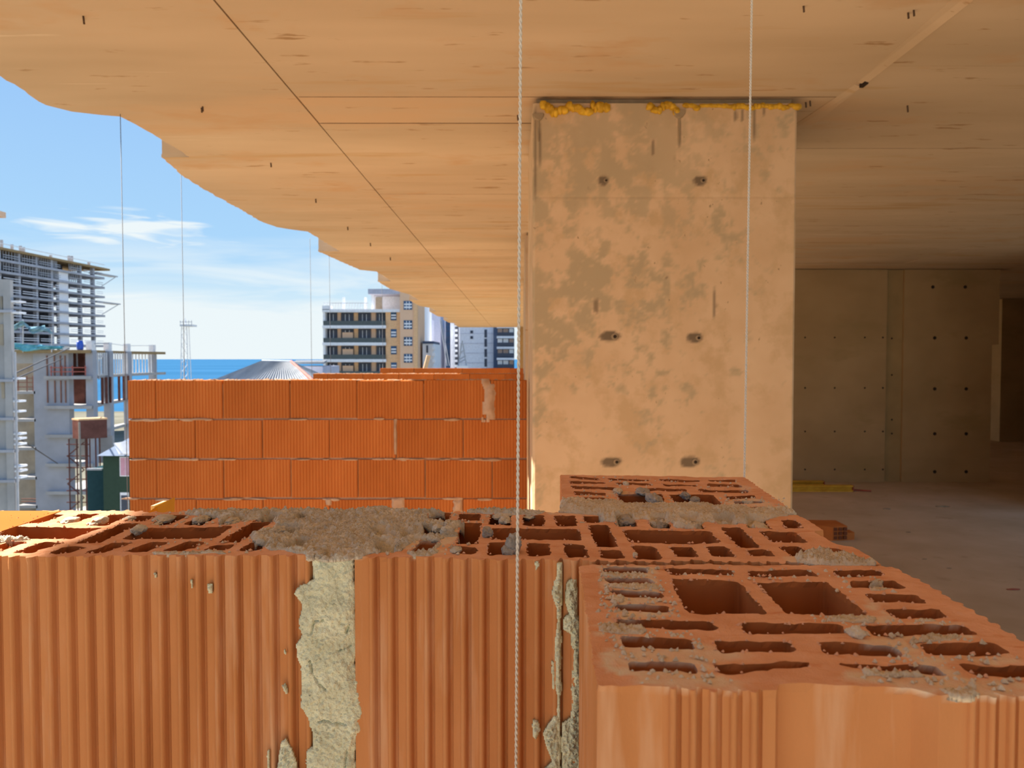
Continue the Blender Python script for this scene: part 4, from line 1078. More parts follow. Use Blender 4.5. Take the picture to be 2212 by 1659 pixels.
# litter on the floor
for i, (px, py, s, m) in enumerate(((2188, 1274, 0.045, 'end_red'), (1915, 1100, 0.05, 'stain'), (2035, 1095, 0.07, 'stain'), (2050, 1228, 0.022, 'stain'), (1962, 1150, 0.025, 'stain'), (1997, 1208, 0.022, 'stain'))):
    c = on_z(px, py, 0)
    v = IV * (1 + 0.4 * vnoise(IV * 2 + i, 5))[:, None] * np.array([s, s * 0.3, s * 0.15]) + np.array([c[0], c[1], s * 0.08])
    mesh_obj('debris_chip', v, IF, M[m], None, True, label=['dark red chip on the floor at the right edge', 'dark splinter on the floor nearest the yellow beams', 'long curved splinter on the floor under the back wall', 'small dark crumb on the floor midway along the block edge', 'small dark crumb right of the broken block', 'small dark crumb above the right corner of the block wall'][i], cat='debris', group='crumbs on the concrete floor')

# ================================================================== THE TOWN AND THE SEA
GZ = -15.0
M['conc_a'] = flat('raw_concrete', (0.42, 0.43, 0.47), 0.9, rand=0.06, scale=0.4, var=0.12)
M['conc_b'] = flat('raw_concrete_warm', (0.44, 0.43, 0.42), 0.9, rand=0.05, scale=0.6, var=0.12)
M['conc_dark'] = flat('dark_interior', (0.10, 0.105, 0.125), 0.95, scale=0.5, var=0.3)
M['tan_int'] = flat('tan_interior', (0.40, 0.34, 0.26), 0.95, scale=0.5, var=0.2)
M['formply'] = flat('formwork_ply', (0.36, 0.25, 0.13), 0.8)
M['steel'] = flat('scaffold_steel', (0.45, 0.46, 0.49), 0.6)
M['rust'] = flat('rusty_steel', (0.17, 0.075, 0.06), 0.8, var=0.2, scale=1.5)
M['brownrail'] = flat('brown_guard_rail', (0.30, 0.16, 0.12), 0.8)
M['net'] = mat('turquoise_net', (0.10, 0.48, 0.58), 0.8, 0.3, 1.5, hue2=(0.25, 0.62, 0.72))
M['blue'] = flat('blue_plastic', (0.03, 0.10, 0.50), 0.5)
M['white'] = flat('white_render', (0.86, 0.87, 0.90), 0.8, rand=0.03)
M['offwhite'] = flat('offwhite_render', (0.84, 0.85, 0.87), 0.85, scale=0.2, var=0.05)
M['peach'] = flat('peach_render', (0.86, 0.56, 0.37), 0.85, scale=0.2, var=0.05)
M['peach2'] = flat('peach_render_orange', (0.86, 0.53, 0.29), 0.85)
M['brownwall'] = flat('brown_cladding', (0.46, 0.34, 0.28), 0.8)
M['glass'] = flat('dark_window', (0.07, 0.08, 0.11), 0.35)
M['glass_b'] = flat('blue_window', (0.04, 0.10, 0.20), 0.35, scale=0.3, var=0.4)
M['rail_g'] = flat('green_glass_rail', (0.10, 0.12, 0.12), 0.4)
M['mauve'] = flat('mauve_render', (0.52, 0.53, 0.63), 0.85)
M['navy'] = flat('navy_cladding', (0.07, 0.10, 0.17), 0.7)
M['mast'] = flat('pale_mast_paint', (0.80, 0.81, 0.83), 0.7)
M['green'] = flat('dark_green_siding', (0.045, 0.075, 0.055), 0.8)
M['teal'] = flat('dark_teal_siding', (0.03, 0.07, 0.08), 0.8)
M['slate'] = flat('blue_grey_roof', (0.14, 0.19, 0.27), 0.7)
M['tin'] = mat('weathered_tin', (0.30, 0.315, 0.33), 0.8, 0.15, 0.7, (3, 0.4, 1), hue2=(0.38, 0.39, 0.40))
M['tin_white'] = flat('white_tin', (0.85, 0.85, 0.86), 0.6)
M['red_trim'] = flat('red_ridge_trim', (0.55, 0.16, 0.12), 0.7)
M['pink'] = flat('pink_curtain', (0.62, 0.34, 0.42), 0.8)
M['sea'] = mat('sea_water', (0.035, 0.13, 0.25), 0.9, 0.1, 0.003, (0.2, 1, 1), hue2=(0.045, 0.15, 0.28))
M['land'] = mat('town_ground', (0.20, 0.19, 0.14), 0.95, 0.3, 0.02, hue2=(0.26, 0.245, 0.19))
M['pole'] = flat('grey_wood_pole', (0.30, 0.26, 0.22), 0.9)
M['cable'] = flat('dark_cable', (0.10, 0.09, 0.09), 0.7)

# land slopes down to the shore, sea beyond
ld = MB()
ld.v += [(-900, -60, GZ), (900, -60, GZ), (900, 140, GZ), (-900, 140, GZ), (900, 520, -33.5), (-900, 520, -33.5), (-900, -60, GZ - 6), (900, -60, GZ - 6), (900, 140, GZ - 6), (-900, 140, GZ - 6), (900, 520, -39), (-900, 520, -39)]
ld.f += [(0, 1, 2, 3), (3, 2, 4, 5), (6, 7, 8, 9), (9, 8, 10, 11), (5, 4, 10, 11), (0, 1, 7, 6), (1, 2, 8, 7), (2, 4, 10, 8), (0, 3, 9, 6), (3, 5, 11, 9)]
ld.build('ground', M['land'], kind='structure', label='sloping ground of the town down to the shore')
MB().box(-30000, 30000, 480, 52000, -36, -33).build('sea', M['sea'], kind='structure', label='calm blue sea out to the horizon')
# rest of this building under the storey
MB().box(-1.9, XO - 0.3, YB + 0.3, 30.6, GZ, -0.22).build('building_base', M['conc_b'], kind='structure', label='lower storeys of the building the photo is taken from')

def fb(parent, name, m, px0, px1, py0, py1, Y, depth, back=0.0, **k):
    """frontal box given by its outline at distance Y"""
    z0, z1 = zat(py1, Y), zat(py0, Y)
    return MB().box(xat(px0, Y), xat(px1, Y), Y - back, Y + depth, z0, z1).build(name, m, parent, **k)

# ---------------------------------------------------------------- long concrete tower (far left)
DA, DB = 194.0, 240.0
PA = np.array([xat(0, DA), DA]); PB = np.array([xat(230, DB), DB])
du = (PB - PA) / np.hypot(*(PB - PA)); dn = np.array([-du[1], du[0]])     # dn points to -x: into the building
def fl_pt(px, inn=0.0):
    k = (px - 1106.0) / F
    t = (k * PA[1] - PA[0]) / (du[0] - k * du[1])
    return tuple(PA + du * t + dn * inn)
def strip(px0, px1, i0, i1): return [fl_pt(px0, i0), fl_pt(px1, i0), fl_pt(px1, i1), fl_pt(px0, i1)]
tw = empty('concrete_tower', (*fl_pt(110, 7), GZ), label='long grey concrete tower under construction with open floors, far left', cat='building')
yref = fl_pt(207)[1]
slabs = [zat(p, yref) for p in (577, 598, 619, 639.5, 660, 681, 703, 725, 747, 769)]
for i, z in enumerate(slabs):
    MB().prism(strip(-45, 236 if i == 0 else 224, -0.8, 13), z - 0.35, z + 0.25).build('floor_slab', M['formply'] if i < 1 else M['conc_a'], tw)
zb, zt_ = slabs[-1] - 12, slabs[0]
for px in (5, 47, 84, 116.5, 178.5, 206.5):
    w = 2.2 if px < 150 else 1.7
    MB().prism([fl_pt(px - w, 0), fl_pt(px + w, 0), fl_pt(px + w, 1.0), fl_pt(px - w, 1.0)], zb, zt_).build('column', M['conc_a'], tw)
MB().prism(strip(131, 151, 0.0, 0.7), zb, zt_ - 3).build('wall_panel', M['white'], tw)
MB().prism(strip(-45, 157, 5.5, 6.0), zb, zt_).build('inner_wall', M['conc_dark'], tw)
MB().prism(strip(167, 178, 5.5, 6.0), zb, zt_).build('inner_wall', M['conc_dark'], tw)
for i in range(len(slabs) - 1):
    z = slabs[i + 1] + 0.3
    for (a, b) in ((-40, 3), (8, 45), (49, 82), (86, 114), (119, 131), (151, 177), (181, 205), (208, 222)):
        for hgt in (0.55, 1.1):
            MB().prism(strip(a, b, -0.5, -0.42), z + hgt, z + hgt + 0.16).build('guard_rail', M['white'] if i > 1 else M['steel'], tw)
        if i < 2 and b < 180:
            for q in np.linspace(a, b, 7)[1:-1]:
                MB().prism(strip(q - 0.35, q + 0.35, 0.2, 0.4), z, slabs[i] - 0.3).build('shoring_prop', M['steel'], tw)
for px, h in ((4, 2.0), (20, 2.3), (42, 1.7), (60, 1.8), (66.5, 1.6), (124, 1.0), (163, 1.9), (169, 2.0), (205, 1.2)):
    MB().prism(strip(px - 1.1, px + 1.1, 1.0, 1.6), slabs[0] + 0.2, slabs[0] + 0.2 + h).build('starter_bars', M['steel'], tw)
MB().prism(strip(-45, 226, -0.6, -0.5), slabs[0] + 1.1, slabs[0] + 1.3).build('roof_rail', M['tin_white'], tw)
for zi, ex in ((1, 258), (4, 263)):
    z = slabs[zi] + 1.2
    MB().prism([fl_pt(212, 0), fl_pt(ex, 0), fl_pt(ex, 2.5), fl_pt(212, 2.5)], z, z + 0.35).build('catch_platform', M['steel'], tw)
    for px in (ex - 2,):
        a = fl_pt(226, 0.5); b = fl_pt(px, 0.5)
        MB().tube([(a[0], a[1], z - 3.6), (b[0], b[1], z)], 0.12, 5).build('strut', M['steel'], tw)

# ---------------------------------------------------------------- nearer frame building
D2 = 80.0
fr = empty('unfinished_building', (xat(130, D2), D2 + 3, GZ), label='nearer grey concrete frame with open bays and props, left of the brick partition', cat='building')
zs2 = [zat(p, D2) for p in (757, 813, 877, 939, 1001, 1061, 1121)]
colp = [(193, 8, 80.0), (230, 7, 86.0), (272, 6, 93.0), (327, 6, 101.0)]
cpts = [(xat(px, Y), Y) for px, w, Y in colp]
MB().box(xat(72, D2), xat(148, D2), D2, D2 + 0.9, GZ, zs2[0]).build('core_wall', M['conc_a'], fr)
MB().box(xat(28, D2), xat(72, D2), D2 + 0.3, D2 + 0.8, zat(785, D2), zs2[0]).build('parapet_wall', M['conc_b'], fr)
MB().box(xat(5, D2 + 2.5), xat(74, D2), D2 + 2.2, D2 + 2.5, GZ, zat(780, D2)).build('bay_wall', M['tan_int'], fr)
for p in (848, 908, 969.5, 1033, 1095):
    fb(fr, 'bay_slab', M['conc_b'], 31, 75, p - 3, p + 3, D2, 2.6)
for p in (817, 826, 836):
    fb(fr, 'bay_rail', M['brownrail'], 36, 72, p - 1, p + 1, D2 + 0.2, 0.1)
for x in (38, 57, 70):
    fb(fr, 'bay_post', M['brownrail'], x - 0.8, x + 0.8, 812, 848, D2 + 0.15, 0.1)
for p in (1078, 1084):
    fb(fr, 'bay_rail', M['brownrail'], 40, 72, p - 1, p + 1, D2 + 0.2, 0.1)
for i, z in enumerate(zs2):
    th = 0.28
    x0 = xat(28 if i == 0 else 100, D2)
    MB().prism([(x0, D2 - 0.5), (cpts[0][0] + 0.4, D2 - 0.5), (cpts[1][0], cpts[1][1] - 0.5), (cpts[2][0], cpts[2][1] - 0.5), (cpts[3][0] + (0.6 if i else 0.9), cpts[3][1] - 0.5), (cpts[3][0] + 0.9, cpts[3][1] + 2.2), (cpts[2][0] - 1, cpts[2][1] + 3.5), (cpts[1][0] - 2, cpts[1][1] + 4.5), (x0, D2 + 6.5)], z - th, z + 0.05).build('floor_slab', M['conc_b'] if i else M['formply'], fr)
for (px, w, Y) in colp:
    MB().box(xat(px - w, Y), xat(px + w, Y), Y, Y + 0.8, GZ, zs2[0]).build('column', M['conc_a'], fr)
    MB().box(xat(px - w * 0.8, Y), xat(px + w * 0.8, Y), Y, Y + 0.7, zs2[0], zs2[0] + 0.95).build('column_stub', M['tin_white'], fr)
for (a, b) in ((0, 1), (1, 2), (2, 3)):
    for t in np.linspace(0, 1, 9)[1:-1]:
        x = cpts[a][0] + (cpts[b][0] - cpts[a][0]) * t; y = cpts[a][1] + (cpts[b][1] - cpts[a][1]) * t
        MB().box(x - 0.06, x + 0.06, y + 0.8, y + 0.92, zs2[1], zs2[0] - 0.2).build('shoring_prop', M['tin_white'], fr)
        if a < 2 and int(t * 16) % 4 == 0:
            MB().box(x - 0.1, x + 0.1, y + 1.5, y + 1.7, zs2[2], zs2[1] - 0.2).build('shoring_prop', M['rust'], fr)
for (x0, x1) in ((152, 182),):
    fb(fr, 'hoist_shaft', M['rust'], x0, x1, 760, 878, D2 + 3.5, 2.0)
for x in (101, 117, 130, 140):
    fb(fr, 'formwork_strut', M['brownrail'], x - 0.9, x + 0.9, 768, 812, D2 - 0.15, 0.14)
    fb(fr, 'formwork_strut', M['brownrail'], x - 0.9, x + 0.9, 822, 870, D2 - 0.15, 0.14)
for p in (794, 803):
    fb(fr, 'red_rail', M['red_trim'], 108, 186, p - 0.8, p + 0.8, D2 - 0.3, 0.1)
for x in (110, 133, 156, 184):
    fb(fr, 'red_post', M['red_trim'], x - 0.7, x + 0.7, 790, 812, D2 - 0.3, 0.1)
fb(fr, 'guard_rail', M['steel'], 190, 236, 741, 743, D2 + 0.5, 0.1)
MB().tube([(cpts[1][0], cpts[1][1], zs2[0] + 0.9), (cpts[2][0], cpts[2][1], zs2[0] + 0.7), (cpts[3][0], cpts[3][1], zs2[0] + 0.85)], 0.04, 5).build('guard_rail', M['tin_white'], fr)
for (px, py, ln) in ((155, 776, 26), (166, 770, 22), (213, 790, 30), (222, 782, 24)):
    fb(fr, 'shoring_prop', M['steel'], px - 1, px + 1, py - 10, py + ln, D2 + 2.5, 0.12)
fb(fr, 'low_panel', M['conc_b'], 150, 240, 941, 1000, D2 + 3, 0.4)
bar = empty('barrel', (xat(174, D2 + 1.5), D2 + 1.5, zs2[0] + 0.05), label='bright blue plastic barrel standing on the concrete frame', cat='barrel')
c = bar.location
MB().tube([(c.x, c.y, c.z), (c.x, c.y, c.z + 0.08), (c.x, c.y, c.z + 0.45), (c.x, c.y, c.z + 0.8), (c.x, c.y, c.z + 0.95)], [0.25, 0.31, 0.34, 0.31, 0.25], 14).build('body', M['blue'], bar, True)
MB().tube([(c.x, c.y, c.z + 0.95), (c.x, c.y, c.z + 1.0)], 0.2, 12).build('lid', M['blue'], bar)
# nets slung over the formwork
def net(label, top, bot, Y, m, seed):
    n = 24; vs = []; r = 7
    for j in range(r):
        for i in range(n):
            t = i / (n - 1); s = j / (r - 1)
            px = np.interp(t, [k[0] for k in top], [k[1] for k in top]); py = np.interp(t, [k[0] for k in top], [k[2] for k in top])
            qx = np.interp(t, [k[0] for k in bot], [k[1] for k in bot]); qy = np.interp(t, [k[0] for k in bot], [k[2] for k in bot])
            x, y, z = at(px + (qx - px) * s, py + (qy - py) * s, Y)
            d = 0.25 * vnoise(np.array([[i * 0.8, j * 1.3]]), seed)[0]
            vs.append((x, y + d, z + 0.08 * d))
    f = [(j * n + i, j * n + i + 1, (j + 1) * n + i + 1, (j + 1) * n + i) for j in range(r - 1) for i in range(n - 1)]
    e_ = empty('safety_net', at(bot[2][1], bot[2][2], Y), label=label, cat='net', group='turquoise nets on the frame')
    o = mesh_obj('sheet', vs, f, m, e_, True)
    md = o.modifiers.new('thick', 'SOLIDIFY'); md.thickness = 0.03
    return e_
net('bright turquoise net bunched along the top of the concrete frame', [(0, -10, 738), (0.35, 32, 741), (0.5, 60, 744), (1, 138, 748)], [(0, -10, 747), (0.35, 30, 752), (0.5, 55, 760), (0.7, 85, 755), (1, 135, 754)], 78.4, M['net'], 3)
M['net2'] = mat('pale_net', (0.22, 0.42, 0.50), 0.8, 0.3, 1.5, hue2=(0.34, 0.55, 0.62))
n2_ = net('pale turquoise net with folds hanging from a ridge above the frame', [(0, 24, 706), (0.3, 50, 692), (0.45, 64, 708), (0.7, 95, 703), (1, 112, 716)], [(0, 24, 716), (0.3, 52, 702), (0.5, 70, 722), (0.8, 96, 714), (1, 115, 722)], 79.2, M['net2'], 5)
for (px, p0) in ((28, 700), (50, 690), (112, 712)):
    MB().tube([at(px, p0, 79.42), (at(px, 757, 79.42)[0], 79.42, zs2[0] - 0.2)], 0.06, 5).build('post', M['steel'], n2_)

# ---------------------------------------------------------------- pale tower slice at the very left
D3 = 48.0
lt = empty('unfinished_tower', (xat(0, D3), D3 + 4, GZ), label='pale slice of an unfinished tower at the very left edge', cat='building')
MB().box(xat(-160, D3), xat(13, D3), D3 + 0.3, D3 + 0.75, GZ, zat(602, D3)).build('body', M['conc_b'], lt)
MB().box(xat(10, D3), xat(25.5, D3), D3, D3 + 0.3, GZ, zat(604, D3)).build('column', M['conc_b'], lt)
fb(lt, 'opening', M['tan_int'], 3, 8, 640, 676, D3 + 0.2, 0.3)
fb(lt, 'opening', M['tan_int'], 0, 9, 700, 745, D3 + 0.2, 0.3)
fb(lt, 'opening', M['tan_int'], 2, 9, 826, 860, D3 + 0.2, 0.3)
for p in (672, 822, 905, 975, 1040):
    fb(lt, 'floor_band', M['conc_a'], -160, 26, p - 3, p + 3, D3 - 0.1, 0.5)
MB().box(xat(30.5, D3), xat(33.5, D3), D3, D3 + 0.1, GZ, zat(760, D3)).build('scaffold_pole', M['steel'], lt)
for p in (675, 651, 818, 867, 889, 938, 948, 960, 1008, 1018, 1032):
    fb(lt, 'plank_end', M['white'], 24, 40 if p > 700 else 44, p - 2, p + 2, D3 + 0.05, 0.7)

# tower crane of which only the jib tip shows
cr = empty('tower_crane', (xat(-420, 62), 62, GZ), label='tip of a pale crane jib entering at the left edge', cat='crane')
z1 = zat(469, 62); z0_ = zat(457, 62); xm = xat(-420, 62)
MB().box(xat(-10, 62), xat(13, 62), 61.6, 62.4, z1, z0_).build('jib_tip', M['peach'], cr)
for yy, zz in ((61.6, z1), (62.4, z1), (62.0, z0_ + 0.3)):
    MB().tube([(xat(-9, 62), yy, zz), (xm, yy, zz)], 0.06, 5).build('jib_chord', M['peach'], cr)
for k in range(14):
    xa = xm + (xat(-9, 62) - xm) * k / 14; xb = xm + (xat(-9, 62) - xm) * (k + 1) / 14
    MB().tube([(xa, 61.6, z1), ((xa + xb) / 2, 62.0, z0_ + 0.3), (xb, 62.4, z1)], 0.04, 4).build('jib_brace', M['peach'], cr)
MB().box(xm - 0.8, xm + 0.8, 61.2, 62.8, GZ, z0_ + 4).build('mast', M['peach'], cr)

# ---------------------------------------------------------------- rusty skip on a scaffold tower, pole, cables
D4 = 66.0
sc = empty('scaffold_tower', (xat(165, D4), D4 + 1, GZ), label='dark lattice scaffold tower below the rusty skip', cat='scaffold')
for px in (146, 163, 182, 191):
    for yy in (D4, D4 + 1.6):
        MB().tube([(xat(px, D4), yy, GZ), (xat(px, D4), yy, zat(948, D4))], 0.06, 5).build('pole', M['rust'], sc)
for p in (960, 985, 1010, 1035, 1060, 1085, 1110):
    MB().tube([at(144, p, D4), at(194, p, D4)], 0.05, 5).build('ledger', M['rust'], sc)
for k in range(5):
    p = 955 + k * 30
    a, b = (146, 182) if k % 2 else (182, 146)
    MB().tube([at(a, p, D4), at(b, p + 30, D4)], 0.05, 5).build('brace', M['rust'], sc)
sk_ = empty('skip', (xat(175, D4), D4 + 0.8, zat(948, D4)), label='rusty brown steel skip with a pale rim on top of the scaffold', cat='skip')
z0, z1 = zat(948, D4), zat(908, D4)
pl = [(xat(147, D4), D4 + 0.5), (xat(171, D4), D4 - 0.2), (xat(216, D4), D4 + 1.0), (xat(190, D4), D4 + 1.9)]
MB().prism(pl, z0, z1).build('body', M['rust'], sk_)
rim = [(p[0] * 1.0 + (p[0] - xat(180, D4)) * 0.04, p[1]) for p in pl]
MB().prism(rim, z1, z1 + 0.14).build('rim', M['peach2'], sk_)
MB().tube([(xat(172, 60), 60, GZ), (xat(169, 60), 60, zat(912, 60))], [0.10, 0.075], 8).build('utility_pole', M['pole'], label='thin grey wooden pole standing before the rusty skip', cat='pole')
for (a, b, Ya, Yb, lab) in (((29, 808), (150, 752), 49.2, 79.2, 'upper dark cable slanting from the left tower to the frame'), ((29, 820), (135, 775), 49.2, 79.2, 'lower dark cable slanting from the left tower to the frame'), ((37, 944), (124, 1001), 50.2, 79.2, 'dark cable falling to the right before the frame')):
    MB().tube([at(*a, Ya), at(*b, Yb)], 0.05, 5).build('cable', M['cable'], label=lab, cat='cable', group='cables left of the partition')

# ---------------------------------------------------------------- dark green house
D5 = 57.0
hs = empty('green_house', (xat(240, D5), D5 + 3, GZ), label='dark green house with blue-grey roof beside the brick partition', cat='house')
MB().box(xat(219, D5), xat(330, D5), D5, D5 + 6, GZ, zat(979, D5)).build('wall', M['green'], hs)
MB().box(xat(184, D5 + 1), xat(222, D5 + 1), D5 + 1, D5 + 6, GZ, zat(1014, D5 + 1)).build('annex_wall', M['teal'], hs)
fb(hs, 'annex_fascia', M['steel'], 183, 216, 1012, 1016, D5 + 0.9, 0.2)
zr = zat(980, D5)
rf = MB(); xa, xb = xat(214, D5), xat(335, D5)
rf.v += [(xa, D5 - 0.5, zr - 0.1), (xb, D5 - 0.5, zr - 0.1), (xb, D5 + 6.5, zr - 0.1), (xa, D5 + 6.5, zr - 0.1), (xat(242, D5) , D5 + 2.5, zat(945, D5 + 2.5)), (xb - 1, D5 + 2.5, zat(945, D5 + 2.5))]
rf.f += [(0, 1, 5, 4), (0, 4, 3), (1, 2, 5), (2, 3, 4, 5), (0, 3, 2, 1)]
rf.build('roof', M['slate'], hs)
rx = MB(); n = 10
for i in range(n):
    a = at(247 + i * 3.2, 958 + abs(i - 4) * 0.0 - i * 0.6, D5 - 0.3); b = at(259 + i * 2.6, 981, D5 - 0.9)
    rx.tube([a, b], 0.055, 5)
rx.build('corrugated_sheet', M['tin_white'], hs)
fb(hs, 'window', M['white'], 255, 274, 987, 1029, D5 - 0.05, 0.1)
fb(hs, 'curtain', M['pink'], 257, 266, 989, 1027, D5 - 0.08, 0.05)
fb(hs, 'curtain', M['pink'], 267.5, 274, 989, 1027, D5 - 0.08, 0.05)
fb(hs, 'window', M['white'], 255, 273, 1064, 1105, D5 - 0.05, 0.1)
fb(hs, 'pane', M['glass'], 257, 272, 1070, 1103, D5 - 0.08, 0.05)

# ---------------------------------------------------------------- tin hip roof
D6 = 44.0
hp = empty('tin_roof_house', (xat(590, D6), D6 + 4, GZ), label='house with a grey corrugated hip roof and red trim, above the brick partition', cat='house')
MB().box(xat(470, D6 + 1), xat(690, D6 + 1), D6 + 1.2, D6 + 9, GZ, zat(836, D6)).build('wall', M['offwhite'], hp)
def corr(name, A, B, Cc, Dd, n, amp, m):
    """corrugated roof plane: eave A-B, ridge D-C"""
    A, B, Cc, Dd = (Vector(v) for v in (A, B, Cc, Dd)); vs = []; k = n * 4
    nrm = (B - A).cross(Dd - A).normalized()
    if nrm.z < 0: nrm = -nrm
    for i in range(k + 1):
        t = i / k; o = nrm * amp * math.cos(t * n * 2 * math.pi)
        vs += [A.lerp(B, t) + o, Dd.lerp(Cc, t) + o, A.lerp(B, t) + o - nrm * 0.05, Dd.lerp(Cc, t) + o - nrm * 0.05]
    f = []
    for i in range(k):
        b = i * 4
        f += [(b, b + 4, b + 5, b + 1), (b + 2, b + 3, b + 7, b + 6), (b, b + 2, b + 6, b + 4), (b + 1, b + 5, b + 7, b + 3)]
    return mesh_obj(name, [tuple(v) for v in vs], f, m, hp)
eL, eR = at(425, 836, D6), at(692, 838, D6)
rL, rR = at(566, 779.5, D6 + 5), at(629, 781, D6 + 5)
corr('roof_plane', eL, eR, rR, rL, 34, 0.03, M['tin'])
corr('roof_plane', eR, at(760, 836, D6 + 10), rR, rR, 12, 0.02, M['tin'])
MB().tube([rR, (eR[0], eR[1], eR[2] + 0.05)], 0.10, 6).build('hip_trim', M['red_trim'], hp)
MB().tube([rL, rR], 0.08, 6).build('ridge_cap', M['tin_white'], hp)
h2 = empty('corrugated_shed', (xat(670, 52), 54, GZ), label='shed with a wavy sheet roof edge right of the hip roof', cat='shed')
MB().box(xat(636, 52), xat(697, 52), 52, 57, GZ, zat(791, 52)).build('wall', M['mauve'], h2)
m = MB()
for i in range(15):
    x = 634 + i * 4.5
    m.tube([at(x, 784 , 51.6), (at(x, 779, 56)[0], 57, at(x, 780, 57)[2])], 0.085, 6)
m.build('sheet_roof', M['tin'], h2)

# ---------------------------------------------------------------- apartment block
D7 = 135.0
ap = empty('apartment_block', (xat(770, D7), D7 + 5, GZ), label='peach apartment block with white balcony bands and dark windows', cat='building')
k7 = D7 / F
MB().box(xat(703, D7), xat(832, D7), D7 + 1.6, D7 + 12, GZ, zat(672, D7)).build('wall', M['brownwall'], ap)
MB().box(xat(698.5, D7), xat(703, D7), D7, D7 + 12, GZ, zat(672, D7)).build('end_wall', M['white'], ap)
bands = (671, 706, 743, 779, 815)
for i, p in enumerate(bands):
    fb(ap, 'balcony_slab', M['white'], 697, 834 if i else 866, p - 3.2, p + 3.2, D7 - 0.2, 2.4)
    if i:
        fb(ap, 'balcony_rail', M['rail_g'], 699, 833, p - 13, p - 3.2, D7 - 0.1, 0.08)
wx = ((705, 729), (738, 764), (775, 801), (814, 833))
for i in range(1, 5):
    top = bands[i - 1] + 3.5; bot = bands[i] - 3
    for (a, b) in wx:
        w_ = fb(ap, 'window', M['glass'], a, b, top + 1, bot - 6, D7 + 1.5, 0.2)
        for q in (a + (b - a) * 0.33, a + (b - a) * 0.66):
            fb(w_, 'mullion', M['white'], q - 0.5, q + 0.5, top + 4, bot - 8, D7 + 1.4, 0.1)
    fb(ap, 'wall_pier', M['peach2'], 765.5, 774, top, bot, D7 + 1.4, 0.3)
    fb(ap, 'wall_pier', M['peach'], 730, 737, top, bot, D7 + 1.45, 0.3)
    fb(ap, 'wall_pier', M['peach'], 803, 812, top, bot, D7 + 1.45, 0.3)
    if i > 1:
        fb(ap, 'balcony_screen', M['peach'], 740, 763, bot - 22, bot - 8, D7 + 0.9, 0.1)
fb(ap, 'cornice_wedge', M['white'], 697, 714, 660, 669, D7 - 0.2, 2)
for px in (743, 790):
    fb(ap, 'roof_post', M['white'], px - 2.5, px + 2.5, 642, 669, D7 + 3, 0.4)
for px in range(702, 796, 6):
    fb(ap, 'roof_baluster', M['tin_white'], px - 0.4, px + 0.4, 655, 668, D7 + 0.3, 0.1)
fb(ap, 'roof_rail', M['tin_white'], 700, 796, 654, 655.5, D7 + 0.3, 0.1)
# stair tower of the block with its flat canopy
MB().box(xat(833, D7), xat(866, D7), D7 + 0.3, D7 + 12, GZ, zat(672, D7)).build('stair_wall', M['peach2'], ap)
MB().box(xat(866, D7), xat(901, D7), D7 - 0.8, D7 + 12, GZ, zat(600, D7)).build('tower_wall', M['peach'], ap)
fb(ap, 'penthouse_wall', M['white'], 804, 866, 640, 672, D7 + 4, 5)
fb(ap, 'penthouse_door', M['tan_int'], 812, 826, 642, 668, D7 + 3.9, 0.2)
fb(ap, 'penthouse_post', M['white'], 803, 809, 636, 668, D7 + 1.5, 0.5)
fb(ap, 'canopy', M['mauve'], 796, 870, 624, 635, D7 - 0.5, 9)
def cross_window(px0, px1, py0, py1, Y, v):
    w_ = fb(ap, 'window', M['glass_b'], px0, px1, py0, py1, Y - 0.06, 0.12)
    for q in v:
        fb(w_, 'mullion', M['white'], px0 + (px1 - px0) * q - 0.7, px0 + (px1 - px0) * q + 0.7, py0 + 1, py1 - 1, Y - 0.12, 0.06)
    for q in (0.38, 0.72):
        y = py0 + (py1 - py0) * q
        fb(w_, 'glazing_bar', M['white'], px0 + 1, px1 - 1, y - 1.6, y + 1.6, Y - 0.13, 0.06)
for p in (674, 711, 747.5, 783):
    cross_window(844.5, 857, p, p + 18, D7 + 0.3, ())
for p in (650, 692, 728, 764.5):
    cross_window(872.5, 891, p, p + 19, D7 - 0.8, (0.33, 0.66))
fb(ap, 'corner_pilaster', M['peach2'], 894, 902, 600, 815, D7 - 1.0, 1.0)
# neighbours
def tower(name, label, px0, px1, py, Y, depth, m):
    e_ = empty(name, (xat((px0 + px1) / 2, Y), Y + depth / 2, GZ), label=label, cat='building')
    MB().box(xat(px0, Y), xat(px1, Y), Y, Y + depth, GZ, zat(py, Y)).build('wall', m, e_)
    return e_
t = tower('white_block', 'narrow off-white block right of the peach apartment block', 902, 914, 640, 150, 16, M['offwhite'])
fb(t, 'string_course', M['white'], 901, 915, 700, 702, 149.7, 0.6)
t = tower('stepped_block', 'low off-white block with scalloped balcony ends', 913, 937, 742, 140, 14, M['offwhite'])
fb(t, 'window', M['glass'], 921, 925, 746, 762, 139.9, 0.2)
fb(t, 'cornice', M['navy'], 913, 937, 737, 742.5, 139.8, 12)
for p in (752, 766, 780, 794):
    fb(t, 'balcony', M['white'], 933, 940, p - 4, p + 3, 139.0, 3)
t = tower('glass_annex', 'blue-grey glazed block under the slab edge', 914, 932, 690, 171.5, 6, M['mauve'])
fb(t, 'glazing', M['glass_b'], 915, 923, 694, 738, 171.4, 0.3)
fb(t, 'glazing', M['navy'], 925, 930, 694, 735, 171.4, 0.3)
fb(t, 'balcony_band', M['white'], 915, 932, 717, 722, 171.1, 0.3)
t = tower('mauve_tower', 'plain mauve-grey tower slice left of the blue glass one', 931, 952, 655, 180, 14, M['mauve'])
fb(t, 'edge_strip', M['white'], 930, 933, 655, 815, 179.8, 1)
t = tower('glass_tower', 'dark blue glass tower with pale edges', 951, 974, 684, 196, 18, M['glass_b'])
for i in range(5):
    fb(t, 'mullion', M['navy'], 953 + i * 4.5, 953.7 + i * 4.5, 688, 815, 195.8, 0.3)
